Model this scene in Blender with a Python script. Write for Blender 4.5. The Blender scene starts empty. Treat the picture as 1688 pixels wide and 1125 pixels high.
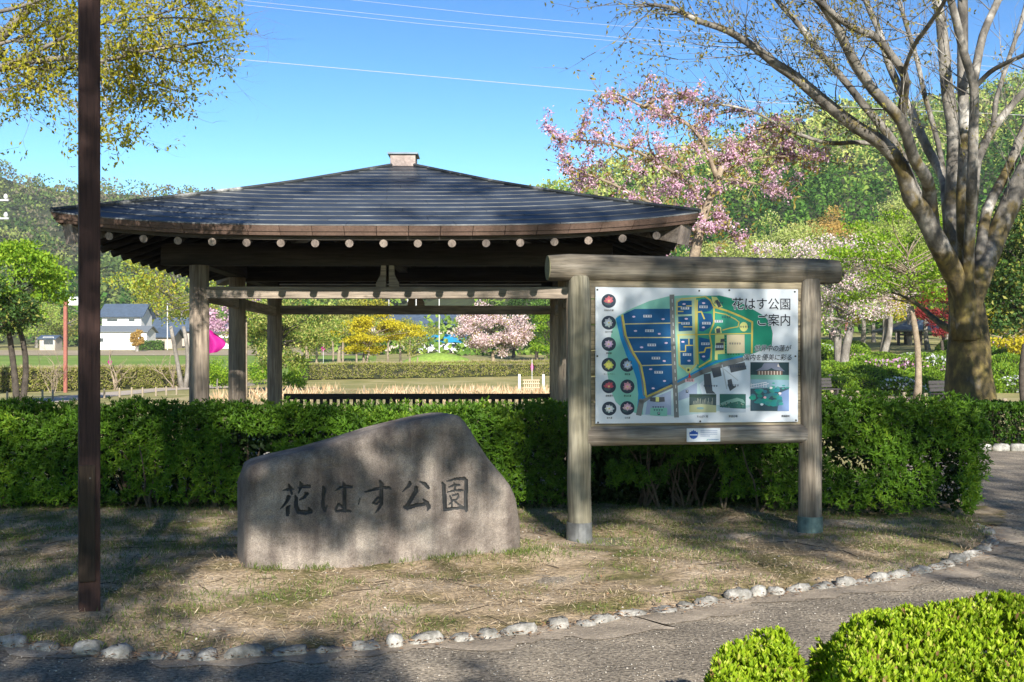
import bpy, math, random
import numpy as np
from mathutils import Vector, Matrix
R = math.radians
SC = bpy.context.scene
COL = SC.collection
F, CX, HZ, EYE = 1860.0, 844.0, 597.0, 1.6      # photo focal length in pixels, centre column, horizon row, eye height

# ---------------------------------------------------------------- camera
cd = bpy.data.cameras.new('camera'); cam = bpy.data.objects.new('camera', cd); COL.objects.link(cam)
cam.location = (0, 0, EYE); cam.rotation_euler = (R(90), 0, 0)
cd.sensor_width = 36; cd.lens = 36 * F / 1688.0
cd.shift_y = (HZ - 562.5) / 1688.0
cd.clip_start = 0.1; cd.clip_end = 3000
SC.camera = cam
# ---------------------------------------------------------------- sky, sun, exposure
SUN_EL, SUN_AZ = 24.4, 11.0                      # behind the camera, a little to its right
w = bpy.data.worlds.new('World'); SC.world = w; w.use_nodes = True
nt = w.node_tree; nt.nodes.clear()
sky = nt.nodes.new('ShaderNodeTexSky'); sky.sky_type = 'NISHITA'; sky.sun_disc = False
sky.sun_elevation = R(SUN_EL); sky.sun_rotation = R(180 - SUN_AZ)
sky.altitude = 800; sky.air_density = 1.0; sky.dust_density = 0.0; sky.ozone_density = 1.0
bg = nt.nodes.new('ShaderNodeBackground'); bg.inputs[1].default_value = 0.072
wo = nt.nodes.new('ShaderNodeOutputWorld')
hsv = nt.nodes.new('ShaderNodeHueSaturation'); hsv.inputs['Saturation'].default_value = 1.22; hsv.inputs['Value'].default_value = 0.5; hsv.inputs['Hue'].default_value = 0.497
gam = nt.nodes.new('ShaderNodeGamma'); gam.inputs[1].default_value = 1.6
nt.links.new(sky.outputs[0], hsv.inputs['Color']); nt.links.new(hsv.outputs[0], gam.inputs[0]); nt.links.new(gam.outputs[0], bg.inputs[0]); nt.links.new(bg.outputs[0], wo.inputs[0])
ld = bpy.data.lights.new('sun', 'SUN'); sun = bpy.data.objects.new('sun', ld); COL.objects.link(sun)
ld.energy = 3.9; ld.angle = R(0.5); ld.color = (1.0, 0.94, 0.84)
SDIR = Vector((math.sin(R(SUN_AZ)) * math.cos(R(SUN_EL)), -math.cos(R(SUN_AZ)) * math.cos(R(SUN_EL)), math.sin(R(SUN_EL))))
sun.rotation_euler = SDIR.to_track_quat('Z', 'Y').to_euler(); sun.location = SDIR * 60
vs = SC.view_settings; vs.view_transform = 'Standard'; vs.look = 'None'; vs.exposure = 1.45; vs.gamma = 1; vs.use_curve_mapping = False
SC.cycles.max_bounces = 8; SC.cycles.diffuse_bounces = 4; SC.cycles.transmission_bounces = 4
SC.cycles.use_adaptive_sampling = True

# ---------------------------------------------------------------- helpers
def P3(px, py, d):
    return Vector(((px - CX) / F * d, d, EYE + (HZ - py) / F * d))
def gz(px, py, z=0.0):
    d = (EYE - z) * F / (py - HZ); return Vector(((px - CX) / F * d, d, z))
def sstep(a, b, x):
    t = np.clip((np.asarray(x, float) - a) / (b - a), 0, 1); return t * t * (3 - 2 * t)
def hgt(x, y):                                   # the lie of the land
    right = sstep(6, 15, x) * np.maximum(np.asarray(y, float) - 50, 0) * 0.05
    left = (1 - sstep(6, 15, x)) * np.maximum(np.asarray(y, float) - 70, 0) * 0.03
    return right + left
def hv(x, y): return float(hgt(x, y))

def link(o, parent=None):
    COL.objects.link(o)
    if parent is not None: o.parent = parent
    return o
def tag(o, label=None, cat=None, group=None, kind=None):
    if label: o['label'] = label
    if cat: o['category'] = cat
    if group: o['group'] = group
    if kind: o['kind'] = kind
    return o
def thing(name, label, cat, loc=(0, 0, 0), rz=0.0, group=None):
    o = bpy.data.objects.new(name, None); COL.objects.link(o)
    o.location = loc; o.rotation_euler = (0, 0, rz); o.empty_display_size = 0.2
    return tag(o, label, cat, group)

class MB:
    def __init__(s): s.v = []; s.f = []; s.m = []; s.mi = 0; s.sm = False
    def add(s, vs, fs):
        b = len(s.v); s.v += [tuple(v) for v in vs]
        for f in fs: s.f.append(tuple(b + i for i in f)); s.m.append(s.mi)
        return s
    def box(s, c, size, rot=None, taper=1.0):
        x, y, z = size[0] / 2, size[1] / 2, size[2] / 2
        vs = [Vector((i * x * (taper if k > 0 else 1), j * y * (taper if k > 0 else 1), k * z)) for k in (-1, 1) for j in (-1, 1) for i in (-1, 1)]
        if rot is not None: vs = [rot @ v for v in vs]
        c = Vector(c)
        return s.add([c + v for v in vs], [(0, 2, 3, 1), (4, 5, 7, 6), (0, 1, 5, 4), (2, 6, 7, 3), (0, 4, 6, 2), (1, 3, 7, 5)])
    def bar(s, a, b, wdt, hgt_, up=(0, 0, 1)):    # square section from a to b
        a, b = Vector(a), Vector(b); d = (b - a); L = d.length; d.normalize()
        sd = d.cross(Vector(up)).normalized(); u = sd.cross(d)
        rot = Matrix((sd, d, u)).transposed()
        return s.box((a + b) / 2, (wdt, L, hgt_), rot)
    def tube(s, pts, rad, n=6, caps=True, jit=0.0, rng=random):
        pts = [Vector(p) for p in pts]
        if not hasattr(rad, '__len__'): rad = [rad] * len(pts)
        d0 = (pts[1] - pts[0]).normalized()
        ref = Vector((0, 0, 1)) if abs(d0.z) < 0.9 else Vector((1, 0, 0))
        a = d0.cross(ref).normalized(); vs = []; fs = []
        for i, p in enumerate(pts):
            d = (pts[min(i + 1, len(pts) - 1)] - pts[max(i - 1, 0)])
            d = d.normalized() if d.length > 1e-9 else d0
            a = (a - d * a.dot(d)); a = a.normalized() if a.length > 1e-6 else d.orthogonal().normalized()
            b = d.cross(a)
            for k in range(n):
                t = 2 * math.pi * k / n; r = rad[i] * (1 + (rng.uniform(-jit, jit) if jit else 0))
                vs.append(p + (a * math.cos(t) + b * math.sin(t)) * r)
        for i in range(len(pts) - 1):
            for k in range(n):
                fs.append((i * n + k, i * n + (k + 1) % n, (i + 1) * n + (k + 1) % n, (i + 1) * n + k))
        if caps:
            fs.append(tuple(range(n - 1, -1, -1))); fs.append(tuple((len(pts) - 1) * n + k for k in range(n)))
        return s.add(vs, fs)
    def prism(s, poly, axis_o, ax, ay, n, depth):  # polygon in the frame (ax, ay) at axis_o, thickened along n
        o, ax, ay, n = Vector(axis_o), Vector(ax), Vector(ay), Vector(n)
        k = len(poly); vs = [o + ax * p[0] + ay * p[1] for p in poly] + [o + ax * p[0] + ay * p[1] + n * depth for p in poly]
        fs = [tuple(range(k - 1, -1, -1)), tuple(range(k, 2 * k))] + [(i, (i + 1) % k, k + (i + 1) % k, k + i) for i in range(k)]
        return s.add(vs, fs)
    def build(s, name, mats, parent=None, smooth=False, bevel=0.0):
        me = bpy.data.meshes.new(name); me.from_pydata(s.v, [], s.f)
        mats = mats if isinstance(mats, (list, tuple)) else [mats]
        for m in mats: me.materials.append(m)
        if len(mats) > 1: me.polygons.foreach_set('material_index', s.m)
        if smooth: me.polygons.foreach_set('use_smooth', [True] * len(me.polygons))
        me.update(); o = bpy.data.objects.new(name, me); link(o, parent)
        if bevel:
            b = o.modifiers.new('bevel', 'BEVEL'); b.width = bevel; b.segments = 2; b.limit_method = 'ANGLE'
        return o

def np_mesh(name, V, faces_n, mat, parent=None, smooth=False, tint=None):
    """V (n,3), faces_n (m,k) index array, one face size."""
    me = bpy.data.meshes.new(name); me.vertices.add(len(V)); me.vertices.foreach_set('co', np.ascontiguousarray(V, np.float32).ravel())
    m, k = faces_n.shape
    me.loops.add(m * k); me.loops.foreach_set('vertex_index', np.ascontiguousarray(faces_n, np.int32).ravel())
    me.polygons.add(m); me.polygons.foreach_set('loop_start', np.arange(0, m * k, k, dtype=np.int32))
    if smooth: me.polygons.foreach_set('use_smooth', np.ones(m, bool))
    me.materials.append(mat); me.update(calc_edges=True); me.validate()
    if tint is not None: a_ = me.attributes.new('tint', 'FLOAT', 'POINT'); a_.data.foreach_set('value', np.ascontiguousarray(tint, np.float32))
    o = bpy.data.objects.new(name, me); return link(o, parent)

def unit(a):
    return a / np.maximum(np.linalg.norm(a, axis=-1, keepdims=True), 1e-9)
def rdir(rng, n): return unit(rng.normal(size=(n, 3)))

def leaves(name, mat, P, D, N, L, W, parent=None, fine=False, fold=0.25, droop=0.0, tint=None):
    """every row one leaf: base P, direction D, rough normal N, length L, width W"""
    n = len(P); L = np.broadcast_to(np.asarray(L, float), (n,))[:, None]; W = np.broadcast_to(np.asarray(W, float), (n,))[:, None]
    D = unit(D); S = unit(np.cross(D, N) + 1e-6); U = np.cross(S, D)
    tip = P + D * L - np.array([0, 0, 1.0]) * droop * L
    if not fine:
        V = np.stack([P, P + D * L * .5 + S * W / 2 + U * W * fold, tip, P + D * L * .5 - S * W / 2 + U * W * fold], 1).reshape(-1, 3)
        i = np.arange(n)[:, None] * 4
        Fc = np.concatenate([i + np.array([[0, 1, 2]]), i + np.array([[0, 2, 3]])], 0)
        return np_mesh(name, V, Fc, mat, parent, tint=None if tint is None else np.repeat(tint, 4))
    V = np.stack([P, P + D * L * .3 + S * W * .42 + U * W * fold, P + D * L * .72 + S * W * .44 + U * W * fold, tip,
                  P + D * L * .72 - S * W * .44 + U * W * fold, P + D * L * .3 - S * W * .42 + U * W * fold], 1).reshape(-1, 3)
    i = np.arange(n)[:, None] * 6
    Fc = np.concatenate([i + np.array([[0, 1, 2, 3]]), i + np.array([[0, 3, 4, 5]])], 0)
    return np_mesh(name, V, Fc, mat, parent, tint=None if tint is None else np.repeat(tint, 6))

def shoots(rng, P, N, k, ang=(0.5, 1.1), rad=0.0):
    """k leaves radiating from every shoot tip P with axis N -> base, direction, normal"""
    n = len(P); N = unit(N); T = unit(np.cross(N, rdir(rng, n))); B = np.cross(N, T)
    az = (np.arange(k)[None, :] + rng.random((n, 1)) + rng.normal(0, .15, (n, k))) * 2 * math.pi / k
    th = rng.uniform(ang[0], ang[1], (n, k))
    H = T[:, None] * np.cos(az)[..., None] + B[:, None] * np.sin(az)[..., None]
    D = N[:, None] * np.cos(th)[..., None] + H * np.sin(th)[..., None]
    U = N[:, None] * np.sin(th)[..., None] - H * np.cos(th)[..., None]
    PP = np.repeat(P[:, None], k, 1) + H * rad
    return PP.reshape(-1, 3), D.reshape(-1, 3), U.reshape(-1, 3)

# ---------------------------------------------------------------- materials
MC = {}
def base_mat(name):
    m = bpy.data.materials.new(name); m.use_nodes = True; nt = m.node_tree; nt.nodes.clear()
    out = nt.nodes.new('ShaderNodeOutputMaterial'); b = nt.nodes.new('ShaderNodeBsdfPrincipled')
    nt.links.new(b.outputs[0], out.inputs[0]); return m, nt, b, out
def ramp(nt, fac, stops, interp='LINEAR'):
    r = nt.nodes.new('ShaderNodeValToRGB'); r.color_ramp.interpolation = interp
    e = r.color_ramp.elements
    while len(e) < len(stops): e.new(0.5)
    for el, (p, c) in zip(e, stops): el.position = p; el.color = (c[0], c[1], c[2], 1)
    nt.links.new(fac, r.inputs[0]); return r.outputs[0]
def noise(nt, vec, scale, detail=4, rough=.55, dist=0.0):
    n = nt.nodes.new('ShaderNodeTexNoise'); n.inputs['Scale'].default_value = scale; n.inputs['Detail'].default_value = detail
    n.inputs['Roughness'].default_value = rough; n.inputs['Distortion'].default_value = dist
    nt.links.new(vec, n.inputs['Vector']); return n.outputs['Fac']
def coords(nt, scale=(1, 1, 1), kind='Object', obj_off=False):
    t = nt.nodes.new('ShaderNodeTexCoord'); mp = nt.nodes.new('ShaderNodeMapping'); mp.inputs['Scale'].default_value = scale
    if obj_off:                                    # every object gets its own stretch of the pattern
        oi = nt.nodes.new('ShaderNodeObjectInfo'); mul = nt.nodes.new('ShaderNodeMath'); mul.operation = 'MULTIPLY'; mul.inputs[1].default_value = 37.0
        nt.links.new(oi.outputs['Random'], mul.inputs[0]); nt.links.new(mul.outputs[0], mp.inputs['Location'])
    nt.links.new(t.outputs[kind], mp.inputs['Vector']); return mp.outputs[0]
def mixc(nt, fac, a, b, mode='MIX'):
    m = nt.nodes.new('ShaderNodeMix'); m.data_type = 'RGBA'; m.blend_type = mode
    if isinstance(fac, (int, float)): m.inputs[0].default_value = fac
    else: nt.links.new(fac, m.inputs[0])
    for i, c in ((6, a), (7, b)):
        if isinstance(c, tuple): m.inputs[i].default_value = (c[0], c[1], c[2], 1)
        else: nt.links.new(c, m.inputs[i])
    return m.outputs[2]
def bump(nt, b, h, strength=.4, dist=.01):
    n = nt.nodes.new('ShaderNodeBump'); n.inputs['Strength'].default_value = strength; n.inputs['Distance'].default_value = dist
    nt.links.new(h, n.inputs['Height']); nt.links.new(n.outputs[0], b.inputs['Normal'])
def flat(name, c, rough=.6, metal=0.0, spec=.5, vary=.12, scale=8.0):
    if name in MC: return MC[name]
    m, nt, b, _ = base_mat(name); v = coords(nt)
    f = noise(nt, v, scale)
    nt.links.new(ramp(nt, f, [(.3, tuple(x * (1 - vary) for x in c)), (.7, tuple(min(1, x * (1 + vary)) for x in c))]), b.inputs['Base Color'])
    b.inputs['Roughness'].default_value = rough; b.inputs['Metallic'].default_value = metal; b.inputs['Specular IOR Level'].default_value = spec
    MC[name] = m; return m
def mottled(name, stops, scale=6.0, fine=60.0, rough=.85, bs=.4, bd=.01, stretch=(1, 1, 1), spec=.3, own=False, fm=.35, fc=(.55, 1.25)):
    if name in MC: return MC[name]
    m, nt, b, _ = base_mat(name); v = coords(nt, stretch, obj_off=own)
    f1 = noise(nt, v, scale, 6); f2 = noise(nt, v, fine, 4, .65)
    c = ramp(nt, f1, stops); g = ramp(nt, f2, [(.3, (fc[0],) * 3), (.7, (fc[1],) * 3)])
    nt.links.new(mixc(nt, fm * 2 if fm < .5 else 1.0, c, mixc(nt, 1.0, c, g, 'MULTIPLY')), b.inputs['Base Color'])
    b.inputs['Roughness'].default_value = rough; b.inputs['Specular IOR Level'].default_value = spec
    bump(nt, b, f2, bs, bd); MC[name] = m; return m
def wood(name, dark, mid, light, ax=2, grain=14.0, rough=.8, bs=.5, knots=True):
    """grain runs along axis ax of the object's own space"""
    if name in MC: return MC[name]
    m, nt, b, _ = base_mat(name); st = [1, 1, 1]; st[ax] = .06
    v = coords(nt, tuple(st), obj_off=True)
    f1 = noise(nt, v, grain, 5, .6, .6); f2 = noise(nt, v, grain * 6, 3, .6)
    st2 = [1, 1, 1]; st2[ax] = .35
    f3 = noise(nt, coords(nt, tuple(st2), obj_off=True), 3.0, 4, .6)
    c = ramp(nt, f1, [(.28, dark), (.5, mid), (.75, light)])
    c = mixc(nt, 1.0, c, ramp(nt, f3, [(.3, (.6, .6, .62)), (.7, (1.2, 1.18, 1.12))]), 'MULTIPLY')
    c = mixc(nt, 1.0, c, ramp(nt, f2, [(.3, (.6, .6, .6)), (.6, (1.15, 1.15, 1.15))]), 'MULTIPLY')
    if knots:
        vo = nt.nodes.new('ShaderNodeTexVoronoi'); vo.inputs['Scale'].default_value = 2.6; st3 = [1, 1, 1]; st3[ax] = .5
        nt.links.new(coords(nt, tuple(st3), obj_off=True), vo.inputs['Vector'])
        c = mixc(nt, 1.0, c, ramp(nt, vo.outputs['Distance'], [(.02, (.25, .22, .2)), (.06, (1, 1, 1))]), 'MULTIPLY')
    nt.links.new(c, b.inputs['Base Color']); b.inputs['Roughness'].default_value = rough; b.inputs['Specular IOR Level'].default_value = .25
    ad = nt.nodes.new('ShaderNodeMath'); nt.links.new(f1, ad.inputs[0]); nt.links.new(f2, ad.inputs[1])
    bump(nt, b, ad.outputs[0], bs, .006); MC[name] = m; return m
def leafm(name, stops, trans=.35, rough=.5, spec=.3, tinted=0.0):
    if name in MC: return MC[name]
    m, nt, b, out = base_mat(name); g = nt.nodes.new('ShaderNodeNewGeometry')
    fac = g.outputs['Random Per Island']
    if tinted:                                     # each tree or patch of growth has its own hue, every leaf varies round it
        at_ = nt.nodes.new('ShaderNodeAttribute'); at_.attribute_name = 'tint'; mx_ = nt.nodes.new('ShaderNodeMix'); mx_.inputs[0].default_value = tinted
        nt.links.new(fac, mx_.inputs[2]); nt.links.new(at_.outputs['Fac'], mx_.inputs[3]); fac = mx_.outputs[0]
    c = ramp(nt, fac, stops)
    nt.links.new(c, b.inputs['Base Color']); b.inputs['Roughness'].default_value = rough; b.inputs['Specular IOR Level'].default_value = spec
    t = nt.nodes.new('ShaderNodeBsdfTranslucent'); hs = nt.nodes.new('ShaderNodeHueSaturation'); hs.inputs['Saturation'].default_value = 1.1; hs.inputs['Value'].default_value = 1.25
    nt.links.new(c, hs.inputs['Color']); nt.links.new(hs.outputs[0], t.inputs['Color'])
    mx = nt.nodes.new('ShaderNodeMixShader'); mx.inputs[0].default_value = trans
    nt.links.new(b.outputs[0], mx.inputs[1]); nt.links.new(t.outputs[0], mx.inputs[2]); nt.links.new(mx.outputs[0], out.inputs[0])
    MC[name] = m; return m

# ================================================================ SETTING
rng0 = np.random.default_rng(7); random.seed(7)
M_lawn = mottled('lawn', [(.3, (.20, .21, .06)), (.5, (.32, .29, .11)), (.7, (.46, .39, .2))], .35, 14, .95, .6, .03)
M_path = mottled('asphalt_gravel', [(.3, (.20, .172, .138)), (.5, (.31, .265, .21)), (.66, (.46, .385, .295))], 1.6, 42, .95, 1.0, .03, spec=.1, fm=.5, fc=(.30, 1.55))
M_bed = mottled('bed_soil', [(.28, (.085, .10, .02)), (.40, (.19, .16, .065)), (.5, (.36, .27, .17)), (.68, (.58, .46, .33))], 1.7, 24, .95, .9, .03, fm=.6)
M_sand = mottled('sandy_path', [(.3, (.42, .35, .28)), (.7, (.56, .48, .40))], 1.0, 30, .95, .3)
M_straw = mottled('dry_field', [(.3, (.30, .27, .10)), (.5, (.42, .36, .17)), (.7, (.52, .42, .24))], .4, 9, .95, .5, .05)
M_field = mottled('green_field', [(.3, (.15, .25, .035)), (.7, (.24, .34, .06))], .12, 4, .95, .5, .05)

# ground: one sheet to the foot of the hills and past them
xs = np.concatenate([np.linspace(-900, -60, 22), np.linspace(-50, 60, 45), np.linspace(80, 900, 22)])
ys = np.concatenate([np.linspace(-120, 40, 12), np.linspace(44, 130, 44), np.linspace(140, 1200, 36)])
X, Y = np.meshgrid(xs, ys); Z = np.minimum(hgt(X, Y), 30)
V = np.stack([X, Y, Z], -1).reshape(-1, 3); nx = len(xs); ny = len(ys)
ii = (np.arange(ny - 1)[:, None] * nx + np.arange(nx - 1)[None]).reshape(-1, 1)
g = np_mesh('ground', V, np.concatenate([ii, ii + 1, ii + nx + 1, ii + nx], 1), M_lawn, smooth=True); tag(g, kind='structure')

def strip(name, a, b, mat, dz, n=24):
    """sheet between two polylines, laid on the land"""
    def res(pl):
        pl = np.array([(p[0], p[1]) for p in pl], float); d = np.r_[0, np.cumsum(np.hypot(*np.diff(pl, axis=0).T))]
        t = np.linspace(0, d[-1], n); return np.stack([np.interp(t, d, pl[:, 0]), np.interp(t, d, pl[:, 1])], 1)
    A, B = res(a), res(b); m = 6; rows = []
    for k in range(m + 1):
        q = A + (B - A) * k / m; rows.append(np.c_[q, hgt(q[:, 0], q[:, 1]) + dz])
    V = np.concatenate(rows); ii = (np.arange(m)[:, None] * n + np.arange(n - 1)[None]).reshape(-1, 1)
    o = np_mesh(name, V, np.concatenate([ii, ii + 1, ii + n + 1, ii + n], 1), mat, smooth=True); return tag(o, kind='structure')

# kerb line of the bed, read off the photo on the flat ground
KP = [(-120, 1030), (-60, 1046), (0, 1060), (60, 1071), (130, 1078), (200, 1082), (300, 1087), (390, 1085), (500, 1078), (610, 1070), (700, 1061), (790, 1054), (850, 1047),
      (910, 1036), (970, 1031), (1030, 1015), (1085, 1010), (1150, 1001), (1215, 988), (1300, 977), (1390, 967), (1450, 958), (1530, 943), (1580, 928), (1622, 908), (1636, 893), (1628, 880), (1606, 868)]
KW = [gz(*p) for p in KP]
path = tag(MB().add([(-30, -14, .004), (40, -14, .004), (40, 20.2, .004), (6.2, 20.2, .004), (5.2, 13.4, .004), (-30, 13.4, .004)], [(0, 1, 2, 3, 4, 5)]).build('path', M_path), kind='structure')
# bed: fine uneven soil inside the kerb
BP = [(p.x, p.y) for p in KW] + [(4.75, 10.9), (5.15, 11.8), (5.1, 13.3), (-9, 13.3), (-9, KW[0].y)]
def inside(px, py, poly):
    r = np.zeros(px.shape, bool); n = len(poly); j = n - 1
    for i in range(n):
        xi, yi = poly[i]; xj, yj = poly[j]
        c = ((yi > py) != (yj > py)) & (px < (xj - xi) * (py - yi) / (yj - yi + 1e-12) + xi)
        r ^= c; j = i
    return r
def vnoise(x, y, s, seed):                        # smooth value noise
    r = np.random.default_rng(seed); G = r.random((64, 64))
    u, v = x * s, y * s; i, j = np.floor(u).astype(int), np.floor(v).astype(int); fu, fv = u - i, v - j
    fu, fv = fu * fu * (3 - 2 * fu), fv * fv * (3 - 2 * fv)
    g = lambda a, b: G[a % 64, b % 64]
    return (g(i, j) * (1 - fu) + g(i + 1, j) * fu) * (1 - fv) + (g(i, j + 1) * (1 - fu) + g(i + 1, j + 1) * fu) * fv
def bedz(x, y):
    x = np.asarray(x, float); y = np.asarray(y, float)
    dst = np.abs((x + 2.06) * (-math.sin(R(21))) + (y - 8.28) * math.cos(R(21)) - .2); al = (x + 2.06) * math.cos(R(21)) + (y - 8.28) * math.sin(R(21))
    skirt = np.clip(1 - (dst - .2) / .32, 0, 1) * ((al > -.25) & (al < 2.6))
    return .03 + skirt * (.0 + .06 * vnoise(x, y, 3.2, 8)) + .05 * (vnoise(x, y, 1.1, 1) - .5) + .028 * (vnoise(x, y, 4, 2) - .5) + .014 * (vnoise(x, y, 11, 3) - .5)
gs = .06
def kdist(x, y):
    d = np.full(np.shape(x), 9.0)
    for a, b in zip(KW[:-1], KW[1:]):
        dx, dy = b.x - a.x, b.y - a.y; t = np.clip(((x - a.x) * dx + (y - a.y) * dy) / (dx * dx + dy * dy), 0, 1); d = np.minimum(d, np.hypot(x - a.x - t * dx, y - a.y - t * dy))
    return d
M_verge = mottled('sandy_verge', [(.3, (.22, .185, .145)), (.5, (.34, .28, .215)), (.7, (.48, .40, .31))], 3.0, 45, .95, .8, .015)
kq = np.array([(p.x, p.y) for p in KW]); kl = np.r_[0, np.cumsum(np.hypot(*np.diff(kq, axis=0).T))]; kt = np.arange(0, kl[-1], .07); kq = np.stack([np.interp(kt, kl, kq[:, 0]), np.interp(kt, kl, kq[:, 1])], 1)
kg = np.gradient(kq, axis=0); kn = np.stack([kg[:, 1], -kg[:, 0]], 1); kn = kn / np.linalg.norm(kn, axis=1, keepdims=True)
kw = (-.06 + .42 * vnoise(kt, kt * 0 + 2, 1.3, 5) ** 1.2 + .12 * vnoise(kt, kt * 0, 6, 6) + .10 * vnoise(kt, kt * 0 + 9, 13, 7))[:, None]
V = np.concatenate([np.c_[kq - kn * .1, np.full(len(kq), .009)], np.c_[kq + kn * kw, np.full(len(kq), .009)]]); nk_ = len(kq); ii = np.arange(nk_ - 1)[:, None]
tag(np_mesh('sandy_verge', V, np.concatenate([ii, ii + nk_, ii + nk_ + 1, ii + 1], 1), M_verge), kind='structure')
xs = np.arange(-9, 5.4, gs); ys = np.arange(5.5, 13.4, gs); X, Y = np.meshgrid(xs, ys)
Z = .006 + (bedz(X, Y) - .006) * sstep(0, .3, kdist(X, Y)); V = np.stack([X, Y, Z], -1).reshape(-1, 3); nx = len(xs)
ii = (np.arange(len(ys) - 1)[:, None] * nx + np.arange(nx - 1)[None]).reshape(-1)
cxy = V[ii] + [gs / 2, gs / 2, 0]; ii = ii[inside(cxy[:, 0], cxy[:, 1], BP)][:, None]
tag(np_mesh('bed_soil', V, np.concatenate([ii, ii + 1, ii + nx + 1, ii + nx], 1), M_bed, smooth=True), kind='structure')

# far sheets
def gg(px, py):                                   # photo pixel on the sloping land
    d = 8.0
    for _ in range(4000):
        x = (px - CX) / F * d; z = EYE + (HZ - py) / F * d
        if z <= hv(x, d): break
        d += .15 if d < 90 else .5
    return (x, d)
strip('park_path', [gg(-80, 690), gg(60, 668), gg(170, 656), gg(280, 644), gg(420, 636)], [gg(-80, 668), gg(60, 658), gg(170, 648), gg(280, 638), gg(420, 631)], M_sand, .02)
strip('park_path', [gg(1200, 668), gg(1400, 668), gg(1560, 668), gg(1900, 700)], [gg(1200, 648), gg(1400, 652), gg(1560, 658), gg(1900, 680)], mottled('brown_path', [(.3, (.30, .20, .14)), (.7, (.46, .36, .29))], .6, 20, .95), .02)
strip('dry_lotus_bed', [(-14, 33), (12, 33)], [(-16, 68), (15, 68)], M_straw, .012)
strip('green_field', [(-90, 82), (-10, 82)], [(-160, 150), (-18, 150)], M_field, .05)
strip('dry_field', [(-160, 151), (-18, 151)], [(-170, 185), (-20, 185)], mottled('tan_field', [(.3, (.34, .27, .17)), (.7, (.45, .37, .24))], .1, 5), .06)
strip('pavilion_floor', [(-4.6, 13.42), (1.6, 13.42)], [(-4.6, 19.6), (1.6, 19.6)], flat('paving', (.33, .31, .28), .9), .05, 6)

# ================================================================ KERB STONES
M_kerb = mottled('kerb_stone', [(.3, (.13, .125, .11)), (.48, (.26, .25, .23)), (.68, (.44, .425, .395))], 11, 60, .8, .7, .01, own=True)
def stone_mesh(rs, l, wd, h):
    """rough rounded cobble, 60-odd faces"""
    vs, fs = [], []; nu, nv = 9, 5
    for j in range(nv + 1):
        t = math.pi * (j / nv - .5)
        for i in range(nu):
            p = 2 * math.pi * i / nu; e = .62
            sg = lambda q: math.copysign(abs(q) ** e, q)
            vs.append((sg(math.cos(t)) * sg(math.cos(p)) * l / 2 * rs.uniform(.74, 1.1), sg(math.cos(t)) * sg(math.sin(p)) * wd / 2 * rs.uniform(.74, 1.1), sg(math.sin(t)) * h / 2 * rs.uniform(.78, 1.1)))
    for j in range(nv):
        for i in range(nu): fs.append((j * nu + i, j * nu + (i + 1) % nu, (j + 1) * nu + (i + 1) % nu, (j + 1) * nu + i))
    return vs, fs
kerb = thing('stone_edging', 'low edging of rough pale cobbles curving between the bare bed and the grey path', 'stone edging', (0, 7, 0))
kp = np.array([(p.x, p.y) for p in KW]); kd = np.r_[0, np.cumsum(np.hypot(*np.diff(kp, axis=0).T))]
rs = random.Random(3); s = 0.0
while s < kd[-1] - .05:
    l = rs.uniform(.10, .27); q = s + l / 2
    x, y = np.interp(q, kd, kp[:, 0]), np.interp(q, kd, kp[:, 1]); x2, y2 = np.interp(q + .05, kd, kp[:, 0]), np.interp(q + .05, kd, kp[:, 1])
    h = rs.uniform(.075, .145); m = MB(); m.add(*stone_mesh(rs, l, rs.uniform(.09, .17), h)); o = m.build('stone', M_kerb, kerb, smooth=True)
    o.location = Vector((x, y + rs.uniform(-.012, .012), h * rs.uniform(-.16, .10))) - Vector((0, 7, 0)); o.rotation_euler = (rs.uniform(-.12, .12), rs.uniform(-.1, .1), math.atan2(y2 - y, x2 - x) + rs.uniform(-.12, .12))
    s += l + (rs.uniform(.0, .02) if rs.random() < .7 else rs.uniform(.03, .11))
kerb2 = thing('stone_edging', 'short row of pale edging stones across the path at the right end of the hedge', 'stone edging', (8.8, 20.3, 0))
for k in range(22):
    m = MB(); l = rs.uniform(.2, .34); m.add(*stone_mesh(rs, l, .17, .17)); o = m.build('stone', M_kerb, kerb2, smooth=True)
    o.location = (-.6 + k * .3, rs.uniform(-.02, .02), .05)

# ================================================================ DARK POST AT LEFT
M_post = wood('dark_post', (.046, .023, .019), (.064, .032, .027), (.080, .042, .035), 2, 10, .7, .2, False)
b0 = gz(147, 1018); post = thing('square_post', 'tall dark brown square timber post standing by the stone edging at left', 'post', b0, R(24))
m = MB(); m.box((0, 0, 2.55), (.125, .125, 5.2)); m.build('post_shaft', M_post, post, bevel=.008)
m = MB(); m.box((-.018, -.0765, .60), (.095, .026, .72)); m.build('cover_board', wood('post_board', (.036, .023, .016), (.052, .035, .024), (.068, .048, .034), 2, 12, .8, .3, False), post, bevel=.003)
for z in (.88,):
    m = MB(); m.tube([(0, -.089, z), (0, -.094, z)], .006, 8); m.build('screw', flat('steel', (.12, .11, .10), .5, .6), post)

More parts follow.
